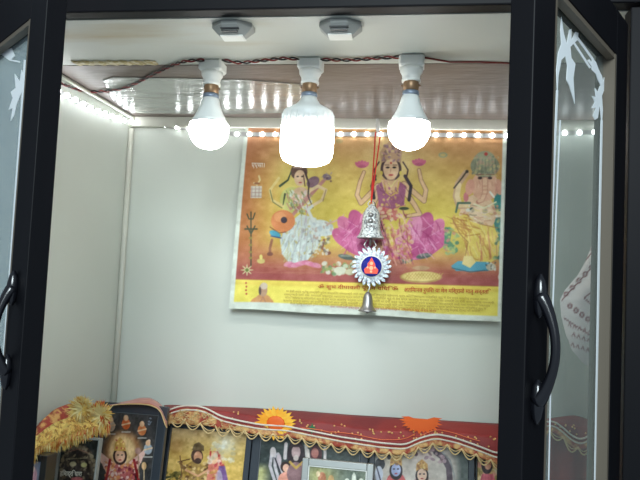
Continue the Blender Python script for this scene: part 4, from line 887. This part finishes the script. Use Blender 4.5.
# ---------------------------------------------------------------- printed shawl behind the right door, small switch box
sh = thing('printed_shawl', 'white shawl with reddish block print hanging behind the glass of the right door', 'shawl', atY(600, 367, .97))
ol = [(205, 604, 640), (222, 598, 640), (250, 590, 642), (262, 585, 643), (275, 578, 643), (290, 565, 642), (300, 560, 641), (315, 561, 640), (335, 566, 638), (350, 572, 634), (362, 582, 630), (371, 594, 622), (375, 604, 612)]
nz, nx = 110, 90; P = np.zeros((nz, nx, 3)); ysr = np.linspace(375, 205, nz)
lx_ = np.interp(ysr, [a for a, _, _ in ol], [b_ for _, b_, _ in ol]); rx_ = np.interp(ysr, [a for a, _, _ in ol], [c_ for _, _, c_ in ol])
for i in range(nz):
    for j in range(nx):
        u = j / (nx - 1); px_ = lx_[i] + (rx_[i] - lx_[i]) * u
        Y = .97 - .030 * math.sin(PI * u) * min(1, (375 - ysr[i]) / 40) * (0.4 + .6 * min(1, max(0, (ysr[i] - 205) / 80))) + .0035 * math.sin(u * 22 + ysr[i] * .06) * math.exp(-((ysr[i] - 235) / 50) ** 2)
        P[i, j] = atY(px_, ysr[i], Y)
s = Print((0, 1, 0), (1, 1, 0), (1, 1, 1), (0, 1, 1), nx, nz); s.P = P; s.x, s.y = project(P)
s.fill((236, 226, 222)); R1 = (120, 56, 60)
for a_, c_ in (((562, 300), (606, 252)), ((564, 318), (612, 350)), ((559, 292), (604, 238))): s.line([a_, c_], 1.2, R1, a=.8)
for q_ in range(7): 
    fx, fy = 566 + q_ * 6.4, 294 - q_ * 6.6; s.ell(fx, fy, 2.8, 2.8, R1, a=.75); s.ell(fx, fy, 1.2, 1.2, (206, 190, 186))
    fx, fy = 570 + q_ * 6.0, 306 + q_ * 4.4; s.ell(fx, fy, 2.8, 2.8, R1, a=.75); s.ell(fx, fy, 1.2, 1.2, (206, 190, 186))
s.line([(612, 276), (584, 298), (612, 322)], 1.3, R1, a=.8); s.line([(612, 282), (590, 298), (612, 316)], .8, R1, a=.8)
for r0, yy0 in ((568, 326), (572, 336), (566, 344)):
    for q_ in range(9): s.line([(r0 + q_ * 5, yy0 + q_ * 1.8), (r0 + 2 + q_ * 5, yy0 - 3 + q_ * 1.8), (r0 + 3 + q_ * 5, yy0 + 1 + q_ * 1.8)], 1, R1, a=.7)
for q_ in range(5): s.ell(596 + 4 * math.cos(q_ * 1.26), 298 + 4 * math.sin(q_ * 1.26), 1.6, 1.6, R1, a=.7)
for q_ in range(10): s.ell(588 + q_ * 1.8, 250 - q_ * 4 + 3 * (q_ % 2), 1.6, 1.8, R1, a=.55)
so = s.build('fabric', mat('block_printed_cotton', (220, 214, 210), .8, attr=True, bump=(120, .2)), sh); b_ = so.modifiers.new('solid', 'SOLIDIFY'); b_.thickness = .0015
kn = atY(622, 205, .965)
b = MB(); b.tube([kn + Vector((0, 0, -.002)), kn + Vector((.004, 0, .012)), kn + Vector((.03, 0, .022)), Vector((XR - .001, kn.y, kn.z + .022))], .003, 8); b.build('hook', m_white, sh)

swp = atY(594, 411, YB - .005)
t = thing('switch_box', 'small white box on the back wall behind the right door', 'box', swp)
b = MB(); b.box(swp, (.016, .009, .042), bev=.0015); b.build('cover', m_white, t)
